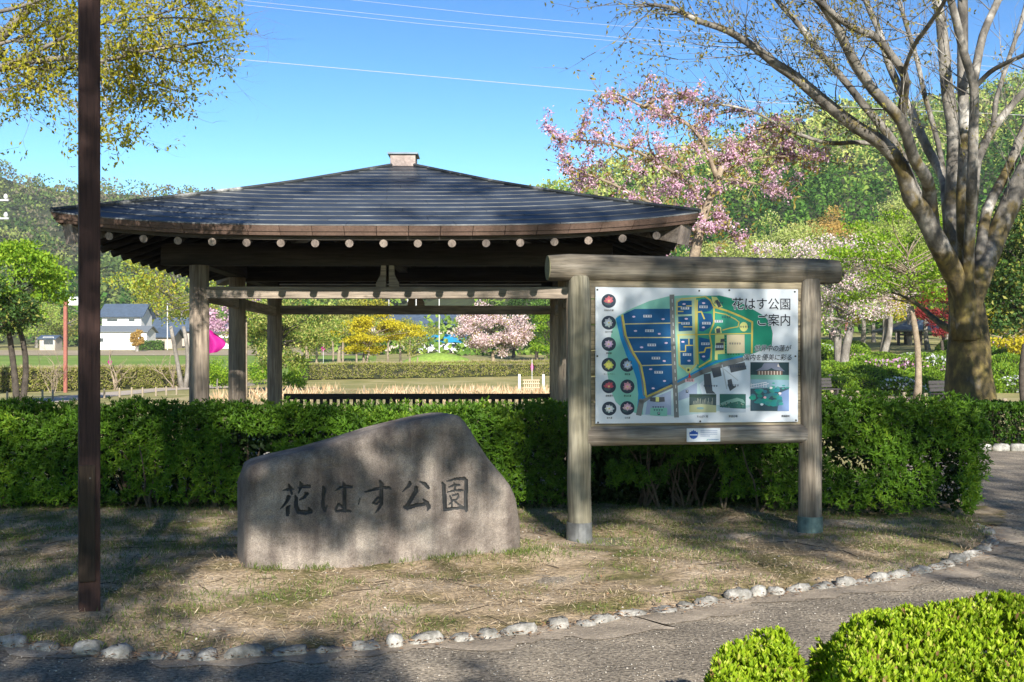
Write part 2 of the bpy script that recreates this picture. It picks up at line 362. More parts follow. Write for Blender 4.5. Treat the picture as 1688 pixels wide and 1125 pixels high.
# ================================================================ PAVILION
PAV_D = 16.28; PC = Vector((-1.56, PAV_D, 0)); cH, eH = 2.325, 3.635; ZE, RISE = 3.13, 1.32
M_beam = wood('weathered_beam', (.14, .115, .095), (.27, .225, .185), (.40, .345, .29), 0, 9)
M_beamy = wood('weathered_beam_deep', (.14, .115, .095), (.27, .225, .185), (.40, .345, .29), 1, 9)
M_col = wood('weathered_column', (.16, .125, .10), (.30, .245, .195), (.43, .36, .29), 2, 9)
M_dark = wood('dark_shaded_timber', (.022, .019, .017), (.04, .034, .03), (.06, .052, .046), 0, 8, .85, .3, False)  # dark tone holds the shade under the roof; bench rails share it
M_darky = wood('dark_shaded_timber_deep', (.022, .019, .017), (.04, .034, .03), (.06, .052, .046), 1, 8, .85, .3, False)  # same under-roof shade in the colour, grain along the depth
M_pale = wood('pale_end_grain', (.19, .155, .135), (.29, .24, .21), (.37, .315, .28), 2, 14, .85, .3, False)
M_copper = mottled('brown_fascia_metal', [(.3, (.10, .062, .048)), (.7, (.16, .105, .08))], 3, 40, .55, .15, .004, own=True, spec=.5)
def roof_mat():
    m, nt, b, _ = base_mat('slate_blue_roof_metal'); v = coords(nt, (1, 1, 1)); f = noise(nt, v, 1.3, 5)
    c = ramp(nt, f, [(.3, (.022, .029, .040)), (.7, (.046, .057, .073))])
    f2 = noise(nt, coords(nt, (1.2, 9, 9)), 5.0, 6, .72)
    c = mixc(nt, ramp(nt, f2, [(.69, (0, 0, 0)), (.76, (.4, .4, .4))]), c, (.32, .32, .30))
    nt.links.new(c, b.inputs['Base Color']); b.inputs['Roughness'].default_value = .42; b.inputs['Specular IOR Level'].default_value = .5
    bump(nt, b, noise(nt, v, 6, 3), .15, .01); return m
M_roof = roof_mat()
def lip_mat():
    m, nt, b, _ = base_mat('roof_sheet_worn_edge'); f2 = noise(nt, coords(nt, (1, 3, 3)), 2.6, 6, .68)
    c = mixc(nt, ramp(nt, f2, [(.42, (.08, .08, .08)), (.72, (.75, .75, .75))]), (.026, .033, .043), (.25, .255, .25))
    nt.links.new(c, b.inputs['Base Color']); b.inputs['Roughness'].default_value = .6; return m
M_lip = lip_mat()
pav = thing('garden_pavilion', 'open square wooden pavilion with dark hipped metal roof behind the clipped hedge', 'pavilion', PC, .0102)
def roofz(u, s):                                  # u: -1..1 across the slope, s: 0 eave .. 1 apex
    return ZE + RISE * s + .148 * abs(u) ** 3.4 * max(0, 1 - s * 1.5) ** 1.4
def rp(side, u, s, lift=0.0):
    wd = eH * (1 - s); x, y = u * wd, -wd; z = roofz(u, s) + lift
    for _ in range(side): x, y = -y, x
    return (x, y, z)
NC = 16; SMAX = .955; rr = random.Random(5)
def sheet_mb(mb, side, u0, u1, s0, s1, nseg):
    k = nseg + 1; base = []
    us = [u0 + (u1 - u0) * i / nseg for i in range(k)]; s1b = s1 + .008
    top0 = [rp(side, u, s0, .013) for u in us]; bot0 = [rp(side, u, s0, -.002) for u in us]
    top1 = [rp(side, u, s1b, .004) for u in us]; bot1 = [rp(side, u, s1b, -.006) for u in us]
    b = len(mb.v); mb.mi = 0
    mb.add(top0 + bot0 + top1 + bot1, [(i, i + 1, 2 * k + i + 1, 2 * k + i) for i in range(nseg)] + [(k + i + 1, k + i, 3 * k + i, 3 * k + i + 1) for i in range(nseg)] + [(0, 2 * k, 3 * k, k), (k - 1, 2 * k - 1, 4 * k - 1, 3 * k - 1)])
    mb.mi = 1; mb.f += [(b + k + i, b + k + i + 1, b + i + 1, b + i) for i in range(nseg)]; mb.m += [1] * nseg; mb.mi = 0
for side in range(4):
    joint = MB() if side else None
    for c in range(NC):
        s0, s1 = c / NC * SMAX, (c + 1) / NC * SMAX; wd = eH * (1 - s0); cuts = [-1]; x = -wd + rr.uniform(.5, 1.2)
        while x < wd - .4: cuts.append(x / wd); x += rr.uniform(.95, 1.25)
        cuts.append(1)
        for a, b_ in zip(cuts[:-1], cuts[1:]):
            mb = joint if side else MB(); g_ = .0025 / wd
            sheet_mb(mb, side, a + g_, b_ - g_, s0, s1, max(2, int((b_ - a) * wd / .25)))
            if not side: mb.build('roof_sheet', [M_roof, M_lip], pav)
    if side: o = joint.build('roof_sheets', [M_roof, M_lip], pav); o['kind'] = 'stuff'
M_hip = mottled('hip_cap_metal', [(.35, (.03, .036, .042)), (.55, (.06, .066, .07)), (.66, (.42, .42, .40))], 2.5, 30, .5, .2, .004, own=True)
for side in range(4):
    mb = MB(); pts = [Vector(rp(side, -1, s_, .022)) for s_ in np.linspace(0, SMAX, 16)]
    mb.tube(pts, .028, 6); mb.build('hip_cap', M_hip, pav)
    # fascia panels, drip lath and soffit boards
    NF = 20
    for i in range(NF):
        u0, u1 = -1 + 2 * i / NF + .001, -1 + 2 * (i + 1) / NF - .001; mb = MB(); q = []
        for u, in_, dz in ((u0, 0, -.004), (u1, 0, -.004), (u1, .045, -.108), (u0, .045, -.108), (u0, .03, -.004), (u1, .03, -.004), (u1, .075, -.108), (u0, .075, -.108)):
            x, y, z = u * (eH - in_), -(eH - in_), roofz(u, 0) + dz
            for _ in range(side): x, y = -y, x
            q.append((x, y, z))
        mb.add(q, [(0, 1, 5, 4), (3, 7, 6, 2), (0, 3, 2, 1), (4, 5, 6, 7), (0, 4, 7, 3), (1, 2, 6, 5)]); mb.build('fascia_panel', M_copper, pav)
    mb = MB(); n = 20
    for (i0, i1, z0, z1) in ((.11, .17, -.095, -.15),):
        for i in range(n):
            q = []
            for u, in_, dz in ((-1 + 2 * i / n, i0, z0), (-1 + 2 * (i + 1) / n, i0, z0), (-1 + 2 * (i + 1) / n, i0 + .02, z1), (-1 + 2 * i / n, i0 + .02, z1), (-1 + 2 * i / n, i1, z0), (-1 + 2 * (i + 1) / n, i1, z0), (-1 + 2 * (i + 1) / n, i1, z1), (-1 + 2 * i / n, i1, z1)):
                x, y, z = u * (eH - in_), -(eH - in_), roofz(u, 0) + dz
                for _ in range(side): x, y = -y, x
                q.append((x, y, z))
            mb.add(q, [(0, 1, 5, 4), (3, 7, 6, 2), (0, 3, 2, 1), (4, 5, 6, 7)])
    mb.build('eave_lath', wood('lath', (.05, .042, .036), (.085, .072, .062), (.12, .10, .09), 0, 8, .8, .3, False), pav)
    mb = MB()                                       # boards under the roof sheets
    for i in range(24):
        for c in range(5):
            q = []
            for u, s_ in ((-1 + i / 12, c / 5 * .95 + .005), (-1 + (i + 1) / 12, c / 5 * .95 + .005), (-1 + (i + 1) / 12, (c + 1) / 5 * .95 + .005), (-1 + i / 12, (c + 1) / 5 * .95 + .005)):
                x, y, z = rp(side, u, s_, -.075); q.append((x, y, z))
            mb.add(q, [(3, 2, 1, 0)])
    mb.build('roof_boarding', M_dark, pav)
    # rafters, round, with pale sawn ends
    for i in range(-9, 10):
        x = .07 + i * .387
        if abs(x) > eH - .28: continue
        y0 = -(eH - .13); y1 = -max(abs(x) + .06, .25)
        if y1 - y0 < .12: continue
        z0 = roofz(x / eH, 0) - .188; z1 = z0 + (y1 - y0) / eH * RISE - .05 * abs(x / eH) ** 3
        a, b_ = Vector((x, y0, z0)), Vector((x, y1, z1))
        rot = Matrix.Rotation(math.pi / 2 * side, 3, 'Z'); a, b_ = rot @ a, rot @ b_
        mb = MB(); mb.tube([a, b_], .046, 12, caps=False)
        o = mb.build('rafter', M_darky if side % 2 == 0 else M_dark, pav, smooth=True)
        dn = (b_ - a).normalized(); mb = MB(); mb.tube([a - dn * .002, a + dn * .006], .0458, 12); mb.build('rafter_end', M_pale, o)
    rot = Matrix.Rotation(math.pi / 2 * side, 3, 'Z')
    a, b_ = rot @ Vector((-(eH - .15), -(eH - .15), ZE - .075)), rot @ Vector((-.15, -.15, ZE + RISE - .27))
    mb = MB(); mb.bar(a, b_, .20, .235); o = mb.build('hip_rafter', wood('hip_timber', (.12, .10, .085), (.22, .185, .16), (.33, .29, .25), 0, 8), pav, bevel=.008)
    dn = (b_ - a).normalized(); mb = MB(); mb.bar(a - dn * .012, a + dn * .004, .206, .241); mb.build('rafter_end', M_pale, o)
    # wall plate and tie beam
    rz = Matrix.Rotation(math.pi / 2 * side, 4, 'Z')
    mp_, mt = (M_dark, M_beam) if side % 2 == 0 else (M_darky, M_beamy)
    zt = 2.455 if side % 2 == 0 else 2.43
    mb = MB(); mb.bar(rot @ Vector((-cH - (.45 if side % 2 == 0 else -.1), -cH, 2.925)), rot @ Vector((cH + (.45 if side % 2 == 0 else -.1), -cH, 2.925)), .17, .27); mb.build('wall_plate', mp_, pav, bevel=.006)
    mb = MB(); mb.bar(rot @ Vector((-cH + .05, -cH, zt)), rot @ Vector((cH - .05, -cH, zt)), .10 if side % 2 else .12, .145); mb.build('tie_beam', mt, pav, bevel=.006)
    if side % 2 == 0:                                # pair of flared struts over the tie beam
        for sx in (-1, 1):
            prof = [(.018, 0), (.14, 0), (.14, .05), (.115, .09), (.085, .15), (.078, .262), (.018, .262)]
            mb = MB(); mb.prism([(sx * p[0], p[1]) for p in prof][::sx], rot @ Vector((0, -cH - .045, 2.5285)), rot @ Vector((1, 0, 0)), (0, 0, 1), rot @ Vector((0, 1, 0)), .09); mb.build('strut', M_beam, pav)
for x, y in ((-cH, -cH), (cH, -cH), (-cH, -.32), (cH, -.32), (-cH, cH), (cH, cH)):
    mb = MB(); mb.tube([(x, y, .05), (x, y, 1.4), (x, y, 2.79)], [.122, .121, .118], 20); mb.build('column', M_col, pav, smooth=True)
    mb = MB(); mb.box((x, y, .06), (.42, .42, .16)); mb.build('column_footing', flat('footing', (.34, .33, .31), .9), pav, bevel=.015)
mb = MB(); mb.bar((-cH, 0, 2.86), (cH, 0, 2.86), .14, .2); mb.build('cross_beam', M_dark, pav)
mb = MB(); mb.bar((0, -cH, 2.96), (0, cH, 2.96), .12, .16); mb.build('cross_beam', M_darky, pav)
mb = MB(); mb.tube([(-cH + .3, 1.2, 2.80), (cH - .3, 1.2, 2.80)], .012, 6); mb.build('conduit', flat('conduit_grey', (.45, .45, .43), .5), pav)
mb = MB(); mb.box((0, 0, ZE + RISE - .03 + .06), (.36, .36, .17)); fin = mb.build('finial', mottled('finial_metal', [(.3, (.25, .19, .17)), (.7, (.40, .33, .30))], 4, 30, .5), pav, bevel=.006)
mb = MB(); mb.box((0, 0, ZE + RISE + .125), (.43, .43, .025)); mb.box((0, 0, ZE + RISE + .149), (.30, .30, .022), taper=.5); mb.build('finial_lid', flat('lid_metal', (.10, .13, .16), .4, .6), fin)
# balustrade bench along the back
bal = thing('back_bench', 'dark slatted wooden backrest rail along the rear side of the pavilion', 'bench', PC + Vector((0, cH, 0)), .0102)
mb = MB(); mb.box((0, 0, 1.03), (2 * cH - .26, .07, .095)); mb.build('top_rail', M_dark, bal, bevel=.008)
mb = MB(); mb.box((0, 0, .56), (2 * cH - .26, .05, .06)); mb.build('bottom_rail', M_dark, bal, bevel=.006)
mb = MB(); mb.box((0, -.24, .44), (2 * cH - .26, .42, .045)); mb.build('seat', M_beam, bal, bevel=.006)
for x in (-2.0, -1, 0, 1, 2.0):
    mb = MB(); mb.box((x, -.24, .235), (.09, .36, .37)); mb.build('leg', M_dark, bal)
n = 40
for i in range(n):
    x = -cH + .2 + (2 * cH - .4) * i / (n - 1); mb = MB(); mb.box((x, 0, .787), (.07 if i % 8 == 7 else .05, .03, .395)); mb.build('slat', M_dark, bal)
for yy, nm, lab in ((-1.32, 'side_bench', 'weathered plank bench between the left front and middle columns of the pavilion'),):
    sb = thing(nm, lab, 'bench', PC + Vector((-cH + .1, yy, 0)), .0102)
    mb = MB(); mb.box((0, 0, .70), (.40, 1.2, .05)); mb.build('seat', M_beamy, sb, bevel=.006)
    for q in (-.5, .5): mb = MB(); mb.box((0, q, .365), (.3, .08, .62)); mb.build('leg', M_dark, sb)

# ================================================================ ENGRAVED STONE
ST_A = R(21); ST_O = Vector((-2.03, 8.28, 0)); ST_T = Vector((math.cos(ST_A), math.sin(ST_A), 0))
def plane_hit(px, py, O, T):
    a = (px - CX) / F; s_ = (a * O.y - O.x) / (T.x - a * T.y); d = O.y + s_ * T.y
    return s_, EYE + (HZ - py) / F * d
top_px = [(389, 800), (392, 784), (400, 772), (415, 764), (440, 757), (500, 744), (560, 727), (620, 708), (680, 693), (715, 686), (738, 683.5), (752, 687), (762, 697), (772, 712), (785, 735), (800, 757), (820, 780), (840, 802), (853, 822), (861, 845), (865, 866)]
tp = np.array([plane_hit(x, y, ST_O, ST_T) for x, y in top_px]); tp[:, 0] += np.linspace(.07, .05, len(tp)); s0, s1 = tp[0, 0], tp[-1, 0]
C1 = lambda pts: [(440 + x / 9.378, 770 + y / 9.378, wd / 9.378) for x, y, wd in pts]
C2 = lambda pts: [(600 + x / 8.884, 770 + y / 8.884, wd / 8.884) for x, y, wd in pts]
CH = [  # brush strokes (x, y, width) of the five carved characters
 [C1(q) for q in ([(255,372,10),(340,355,32),(415,350,24)],[(350,285,18),(380,340,44),(395,430,20)],[(520,235,15),(550,290,52),(500,415,12)],[(495,330,12),(600,310,45),(670,310,45)],[(345,470,52),(310,550,38),(215,655,8)],[(365,600,12),(325,640,48),(325,740,46)],[(600,410,22),(635,425,42),(570,490,36),(515,515,12)],[(450,455,15),(465,500,48),(460,620,54),(500,700,58),(600,712,58),(690,695,52),(655,640,20)])],
 [C1(q) for q in ([(885,305,15),(905,360,52),(885,500,48),(880,620,48),(905,685,38),(950,600,8)],[(1065,378,8),(1150,325,32),(1240,305,36),(1320,315,32)],[(1190,245,15),(1215,300,48),(1215,500,52),(1215,680,52)],[(1215,640,40),(1120,580,27),(1075,660,32),(1080,690,28),(1200,675,38),(1295,690,28)])],
 [C2(q) for q in ([(15,370,12),(120,345,34),(250,305,34),(370,305,30),(395,325,14)],[(235,205,20),(265,260,50),(262,400,52),(262,540,48),(215,620,30),(170,675,8)],[(245,470,27),(205,445,24),(140,530,24),(190,545,22),(235,500,24)])] + [C1([(1440,500,14),(1420,580,8)])],
 [C2(q) for q in ([(675,215,22),(680,250,48),(640,300,34),(570,365,6)],[(830,220,15),(900,250,42),(950,310,32)],[(770,310,52),(770,350,58),(700,470,52),(630,580,48)],[(600,590,38),(640,605,52),(760,565,47),(880,545,42)],[(870,475,15),(930,530,52),(955,590,47),(935,630,20)])],
 [C2(q) for q in ([(1155,230,20),(1180,280,48),(1185,450,52),(1190,620,56)],[(1230,215,15),(1350,180,30),(1480,172,36),(1510,200,48),(1500,400,50),(1495,600,52),(1500,640,36)],[(1190,625,42),(1350,605,32),(1500,600,32)],[(1250,300,12),(1330,270,24),(1410,265,24)],[(1330,235,15),(1345,300,26),(1330,340,20)],[(1235,372,12),(1340,345,26),(1450,345,24)],[(1265,430,14),(1290,490,18),(1360,480,16),(1395,430,20),(1380,400,20),(1300,420,14)],[(1330,480,16),(1240,555,9)],[(1290,520,16),(1290,600,16)],[(1320,490,16),(1400,560,20),(1440,575,12)])]]
NU, NV = 430, 236; ZB = -.12
u = np.linspace(0, 1, NU); S = s0 + (s1 - s0) * (u + .0 * u); topz = np.interp(S, tp[:, 0], tp[:, 1])
v = np.linspace(0, 1, NV); SS = np.repeat(S[None], NV, 0); ZZ = ZB + v[:, None] * (topz - ZB)[None]
TH = .44
ql = SS - s0; qr = s1 - SS; slope = np.gradient(topz, S); qt = (topz[None] - ZZ) / np.sqrt(1 + np.clip(slope, -4, 4) ** 2)[None]
def rnd(q, r): qq = np.clip(q, 0, r); return r - np.sqrt(np.maximum(r * r - (r - qq) ** 2, 0))
ed = rnd(ql, .10) + rnd(qr, .22) * .9 + rnd(qt, .09) + np.maximum(0, .42 - qr) ** 2 * .45
sn = (vnoise(SS + 3, ZZ + 3, 2.2, 21) - .5) * .05 + (vnoise(SS + 9, ZZ + 9, 8, 22) - .5) * .012 + (vnoise(SS + 5, ZZ + 5, 30, 23) - .5) * .006 + (vnoise(SS + 5, ZZ + 5, 75, 24) - .5) * .004
lean = (ZZ - .3) * .06
carve = np.zeros_like(SS); which = np.full(SS.shape, -1)
for ci, strokes in enumerate(CH):
    for st in strokes:
        P = [(*plane_hit(x, y, ST_O, ST_T), wd * 8.7 / F / 2 * 1.08) for x, y, wd in st]
        for (xa, za, ra), (xb, zb, rb) in zip(P[:-1], P[1:]):
            dx, dz = xb - xa, zb - za; t = np.clip(((SS - xa) * dx + (ZZ - za) * dz) / (dx * dx + dz * dz + 1e-9), 0, 1)
            dd = np.hypot(SS - xa - t * dx, ZZ - za - t * dz); rad = ra + (rb - ra) * t
            dep = np.clip((rad - dd) / .007, 0, 1); dep = dep * .022
            which[(dep > 0.002) & (dep > carve)] = ci; carve = np.maximum(carve, dep)
Yf = ed + sn + lean + carve
Vf = np.stack([SS, Yf, ZZ], -1).reshape(-1, 3)
M_stone = None
def stone_mat():
    m, nt, b, _ = base_mat('carved_granite'); v = coords(nt)
    c = ramp(nt, noise(nt, v, 2.2, 7, .62), [(.25, (.072, .06, .054)), (.42, (.148, .125, .108)), (.55, (.235, .203, .175)), (.72, (.38, .335, .285))])
    st = noise(nt, coords(nt, (4.5, 4.5, .5)), 2.0, 4, .6)
    c = mixc(nt, .75, c, mixc(nt, 1.0, c, ramp(nt, st, [(.35, (.52, .48, .48)), (.6, (1.12, 1.1, 1.08))]), 'MULTIPLY'))
    c = mixc(nt, .8, c, mixc(nt, 1.0, c, ramp(nt, noise(nt, v, 130, 2, .7), [(.35, (.6, .6, .6)), (.65, (1.35, 1.35, 1.35))]), 'MULTIPLY'))
    nt.links.new(c, b.inputs['Base Color']); b.inputs['Roughness'].default_value = .8; b.inputs['Specular IOR Level'].default_value = .3
    bump(nt, b, noise(nt, v, 90, 4, .7), .5, .006); return m
M_stone = stone_mat(); M_carve = flat('carved_groove_dark', (.036, .037, .038), .8, vary=.3, scale=40)
stn = thing('engraved_stone', 'big grey brown boulder with five carved characters standing on the bare bed', 'monument stone', ST_O, ST_A)
idx = np.arange(NU * NV).reshape(NV, NU); q = np.stack([idx[:-1, :-1], idx[:-1, 1:], idx[1:, 1:], idx[1:, :-1]], -1).reshape(-1, 4)
wq = np.max(np.stack([which[:-1, :-1], which[:-1, 1:], which[1:, 1:], which[1:, :-1]], -1), -1).reshape(-1)
def sub_mesh(name, faces, mat, par):
    us, inv = np.unique(faces, return_inverse=True); return np_mesh(name, Vf[us], inv.reshape(faces.shape), mat, par, True)
sub_mesh('stone_face', q[wq < 0], M_stone, stn)
for ci in range(5): sub_mesh('carved_character', q[wq == ci], M_carve, stn)
# back and rim of the boulder
nb = 44; ub = np.linspace(0, 1, nb); Sb = s0 + (s1 - s0) * ub; tb = np.interp(Sb, tp[:, 0], tp[:, 1]); vb = np.linspace(0, 1, 26)
SB = np.repeat(Sb[None], 26, 0); ZB_ = ZB + vb[:, None] * (tb - ZB)[None]
qlb = np.minimum(SB - s0, s1 - SB); qtb = tb[None] - ZB_
edb = rnd(qlb, .2) + rnd(qtb, .16); Yb = TH + .08 - edb * .3 + (vnoise(SB + 2, ZB_ + 7, 3, 31) - .5) * .05
Vb = np.stack([SB, Yb, ZB_], -1).reshape(-1, 3); ib = np.arange(nb * 26).reshape(26, nb)
qb = np.stack([ib[:-1, 1:], ib[:-1, :-1], ib[1:, :-1], ib[1:, 1:]], -1).reshape(-1, 4)
np_mesh('stone_back', Vb, qb, M_stone, stn, True)
# rim: stitch outline of the front to the outline of the back
rim = MB(); fo = [Vf[idx[j, 0]] for j in range(0, NV, 6)] + [Vf[idx[NV - 1, i]] for i in range(0, NU, 5)] + [Vf[idx[j, NU - 1]] for j in range(NV - 1, -1, -6)]
bo = []
for p in fo:
    dd = np.hypot(Vb[:, 0] - p[0], Vb[:, 2] - p[2]); e = np.r_[ib[:, 0], ib[-1], ib[:, -1]]; bo.append(Vb[e[np.argmin(dd[e])]] if dd[e].min() < .3 else p)
k = len(fo); K_ = 5; vs_ = []
for a_, c_ in zip(fo, bo):
    for t in np.linspace(0, 1, K_):
        p = Vector(a_) * (1 - t) + Vector(c_) * t; vs_.append(p)
rim.add(vs_, [(i * K_ + j, i * K_ + j + 1, (i + 1) * K_ + j + 1, (i + 1) * K_ + j) for i in range(k - 1) for j in range(K_ - 1)])
rim.build('stone_rim', M_stone, stn, smooth=True)

# ================================================================ MAP SIGN
SG_A = R(10); SG_O = Vector((.596, 9.987, 0)); SG_T = Vector((math.cos(SG_A), math.sin(SG_A), 0)); SGW = 2.174
sign = thing('map_signboard', 'timber framed park map board with log beam and white printed panel before the hedge', 'signboard', SG_O, SG_A)
M_log = wood('silvered_log', (.09, .075, .058), (.21, .18, .145), (.39, .355, .30), 2, 11, .85, .7)
M_logx = wood('silvered_log_across', (.085, .072, .055), (.19, .165, .13), (.36, .33, .28), 0, 11, .85, .7)
M_mossy = wood('mossy_log', (.12, .11, .075), (.245, .225, .165), (.40, .37, .29), 2, 8, .85, .5)
rg = random.Random(2)
for x, mt, nm in ((0, M_mossy, 0), (SGW, M_log, 1)):
    mb = MB(); zs = np.linspace(.05, 2.36, 12); mb.tube([(x + rg.uniform(-.004, .004), 0, z) for z in zs], [.106 - .002 * z + (0 if i < 11 else -.012) for i, z in enumerate(zs)], 24)
    po = mb.build('post', mt, sign, smooth=True, bevel=.01)
    mb = MB(); mb.tube([(x, 0, -.03), (x, 0, .185)], [.117, .113], 24); mb.build('post_sleeve', flat('zinc_sleeve' if nm == 0 else 'verdigris_sleeve', (.16, .165, .165) if nm == 0 else (.13, .19, .18), .55, .4, vary=.35, scale=14), sign, smooth=False)
mb = MB(); xs_ = np.linspace(-.275, 2.45, 15); mb.tube([(x, .035, 2.432 + rg.uniform(-.003, .003)) for x in xs_], [.124 - .004 * i / 14 + (-.012 if i in (0, 14) else 0) for i in range(15)], 24)
bm_ = mb.build('top_beam', M_logx, sign, smooth=True)
for x in (-.278, 2.453): mb = MB(); mb.tube([(x - .004, .035, 2.432), (x + .004, .035, 2.432)], .109, 20); mb.build('beam_end', mottled('mossy_end_grain', [(.3, (.10, .10, .05)), (.7, (.22, .21, .12))], 8, 60), bm_)
mb = MB(); mb.tube([(.06, -.012, .942), (.6, -.012, .945), (1.5, -.012, .943), (SGW - .06, -.012, .945)], [.088, .086, .087, .085], 20); mb.build('lower_rail', wood('silvered_rail', (.11, .09, .07), (.27, .235, .195), (.55, .51, .46), 0, 10, .85, .8), sign, smooth=True)
M_plank = wood('backing_plank', (.19, .155, .10), (.33, .28, .195), (.43, .37, .27), 0, 10, .85, .4)
for i in range(6):
    mb = MB(); mb.box((SGW / 2, .0, 1.13 + i * .2285), (SGW - .17, .034, .222)); mb.build('plank', M_plank, sign, bevel=.004)
YP = -.046
mb = MB(); q4 = [plane_hit(*p, SG_O, SG_T) for p in ((979.5, 474), (1312, 476), (1312, 694), (980, 699))]
PX0, PX1 = q4[0][0], q4[1][0]; PZ0, PZ1 = q4[3][1] + .003, q4[0][1]
M_sheet = flat('white_panel', (.60, .64, .69), .32, vary=.03, scale=2)
mb.box(((PX0 + PX1) / 2, YP + .006, (PZ0 + PZ1) / 2), (PX1 - PX0, .012, PZ1 - PZ0)); panel = mb.build('map_panel', M_sheet, sign, bevel=.002)
def cp(cx, cy):                                  # position in the printed artwork -> panel plane
    px, py = 880 + cx / 2.9596, 380 + cy / 2.9605; u_ = (px - 979.5) / 332.6; t0, t1 = 474 + 2 * u_, 699 - 5 * u_
    v_ = (py - t0) / (t1 - t0); return PX0 + u_ * (PX1 - PX0), PZ1 - v_ * (PZ1 - PZ0)
class Print:                                     # flat print, colour fields stacked a fraction of a millimetre apart
    def __init__(s): s.mb = MB(); s.mats = []
    def fill(s, pts, col, lay, raw=False):
        key = 'ink_%02d_%02d_%02d' % tuple(int(c * 99) for c in col)
        m = flat(key, col, .45, spec=.2, vary=.04, scale=5)
        if m not in s.mats: s.mats.append(m)
        s.mb.mi = s.mats.index(m); P = [p if raw else cp(*p) for p in pts]
        ar = sum(P[i][0] * P[(i + 1) % len(P)][1] - P[(i + 1) % len(P)][0] * P[i][1] for i in range(len(P)))
        if ar < 0: P = P[::-1]
        s.mb.add([(p[0], YP - .0004 * lay, p[1]) for p in P], [tuple(range(len(P)))])
    def line(s, pts, wd, col, lay):
        for (xa, ya), (xb, yb) in zip(pts[:-1], pts[1:]):
            l = math.hypot(xb - xa, yb - ya) or 1; nx_, ny_ = -(yb - ya) / l * wd / 2, (xb - xa) / l * wd / 2; ex, ey = (xb - xa) / l * wd * .3, (yb - ya) / l * wd * .3
            s.fill([(xa + nx_ - ex, ya + ny_ - ey), (xb + nx_ + ex, yb + ny_ + ey), (xb - nx_ + ex, yb - ny_ + ey), (xa - nx_ - ex, ya - ny_ - ey)], col, lay)
    def disc(s, cx, cy, r, col, lay, n=24, ry=None, a0=0, jit=0):
        s.fill([(cx + r * (1 + (rg.uniform(-jit, jit))) * math.cos(a0 + 2 * math.pi * i / n), cy + (ry or r) * math.sin(a0 + 2 * math.pi * i / n)) for i in range(n)], col, lay)
    def build(s, name, par): return s.mb.build(name, s.mats, par)
MINT, DGREEN, NAVY, BLUE, YEL, GREY, DGREY, PALE, LAV, CREAM, LYEL = (.20, .47, .38), (.010, .23, .14), (.004, .085, .225), (.006, .20, .44), (.55, .45, .09), (.17, .175, .17), (.075, .085, .10), (.42, .55, .58), (.30, .36, .50), (.60, .51, .33), (.66, .66, .22)
p = Print()
p.fill([(690, 905), (600, 906), (500, 898), (420, 865), (390, 838), (366, 780), (350, 700), (352, 620), (362, 540), (384, 440), (398, 420), (470, 380), (550, 345), (640, 322), (720, 316), (850, 317), (900, 325), (900, 640), (700, 760)], MINT, 1)
p.fill([(850, 317), (890, 316), (960, 332), (1040, 375), (1110, 415), (1140, 450), (1152, 500), (1147, 565), (1050, 600), (960, 625), (870, 650), (800, 680), (760, 660), (770, 330)], (.03, .27, .18), 2)
p.fill([(880, 317), (960, 332), (1040, 375), (1110, 415), (1140, 450), (1152, 500), (1147, 565), (1060, 596), (1052, 440), (960, 400), (905, 375)], DGREEN, 3)
p.fill([(515, 830), (660, 755), (800, 690), (900, 650), (1040, 610), (1040, 860), (690, 905), (520, 900)], PALE, 3)
p.fill([(540, 830), (655, 780), (655, 900), (530, 898)], LAV, 4); p.fill([(690, 790), (780, 740), (780, 800), (690, 830)], LAV, 4)
p.fill([(890, 660), (1040, 615), (1040, 850), (820, 850), (790, 750)], (.58, .64, .70), 4)
p.line([(500, 895), (512, 835), (560, 800), (660, 755), (800, 690), (900, 655), (1000, 625)], 26, GREY, 5)
p.line([(515, 820), (660, 752), (790, 680), (870, 640), (1000, 612)], 9, BLUE, 6)
p.line([(658, 320), (665, 560), (680, 905)], 23, GREY, 7); 
for k in range(15): p.fill([(657 + k * 1.5, 335 + k * 38), (661 + k * 1.5, 335 + k * 38), (662 + k * 1.5, 352 + k * 38), (658 + k * 1.5, 352 + k * 38)], (.5, .5, .48), 8)
p.fill([(390, 432), (408, 418), (425, 430), (440, 520), (470, 600), (505, 660), (520, 720), (525, 800), (510, 895), (490, 893), (497, 800), (490, 730), (470, 670), (440, 610), (412, 530)], BLUE, 4)
p.line([(416, 420), (430, 520), (460, 590), (498, 650), (513, 720), (522, 800), (532, 815)], 6, GREY, 5)
p.fill([(426, 410), (480, 384), (650, 382), (662, 758), (535, 818), (524, 720), (510, 660), (478, 598), (445, 530)], NAVY, 5)
p.line([(421, 415), (436, 510), (472, 595), (510, 660), (525, 740), (535, 812), (662, 752)], 9, YEL, 6)
for a_, b_ in (((430, 458), (652, 452)), ((442, 524), (654, 522)), ((478, 592), (657, 590)), ((508, 660), (660, 655))): p.line([a_, b_], 5, (.52, .48, .22), 6)
p.fill([(675, 330), (775, 325), (780, 660), (740, 700), (690, 660), (680, 500)], (.33, .45, .30), 5)
for q in ([(686, 352), (700, 342), (754, 342), (754, 408), (686, 410)], [(688, 420), (756, 416), (757, 488), (690, 492)], [(697, 528), (760, 528), (763, 655), (700, 655)]): p.fill(q, NAVY, 6)
for q in ([(682, 412), (682, 350), (705, 334), (820, 322)], [(684, 510), (1050, 500)], [(770, 335), (773, 500), (775, 650), (742, 690)], [(690, 512), (693, 655), (740, 692)], [(688, 372), (705, 372)], [(728, 368), (754, 368)], [(688, 395), (712, 395)], [(690, 450), (715, 450)], [(715, 470), (756, 470)], [(698, 590), (724, 590), (724, 560), (762, 560)], [(740, 528), (740, 560)]): p.line(q, 5, YEL, 7)
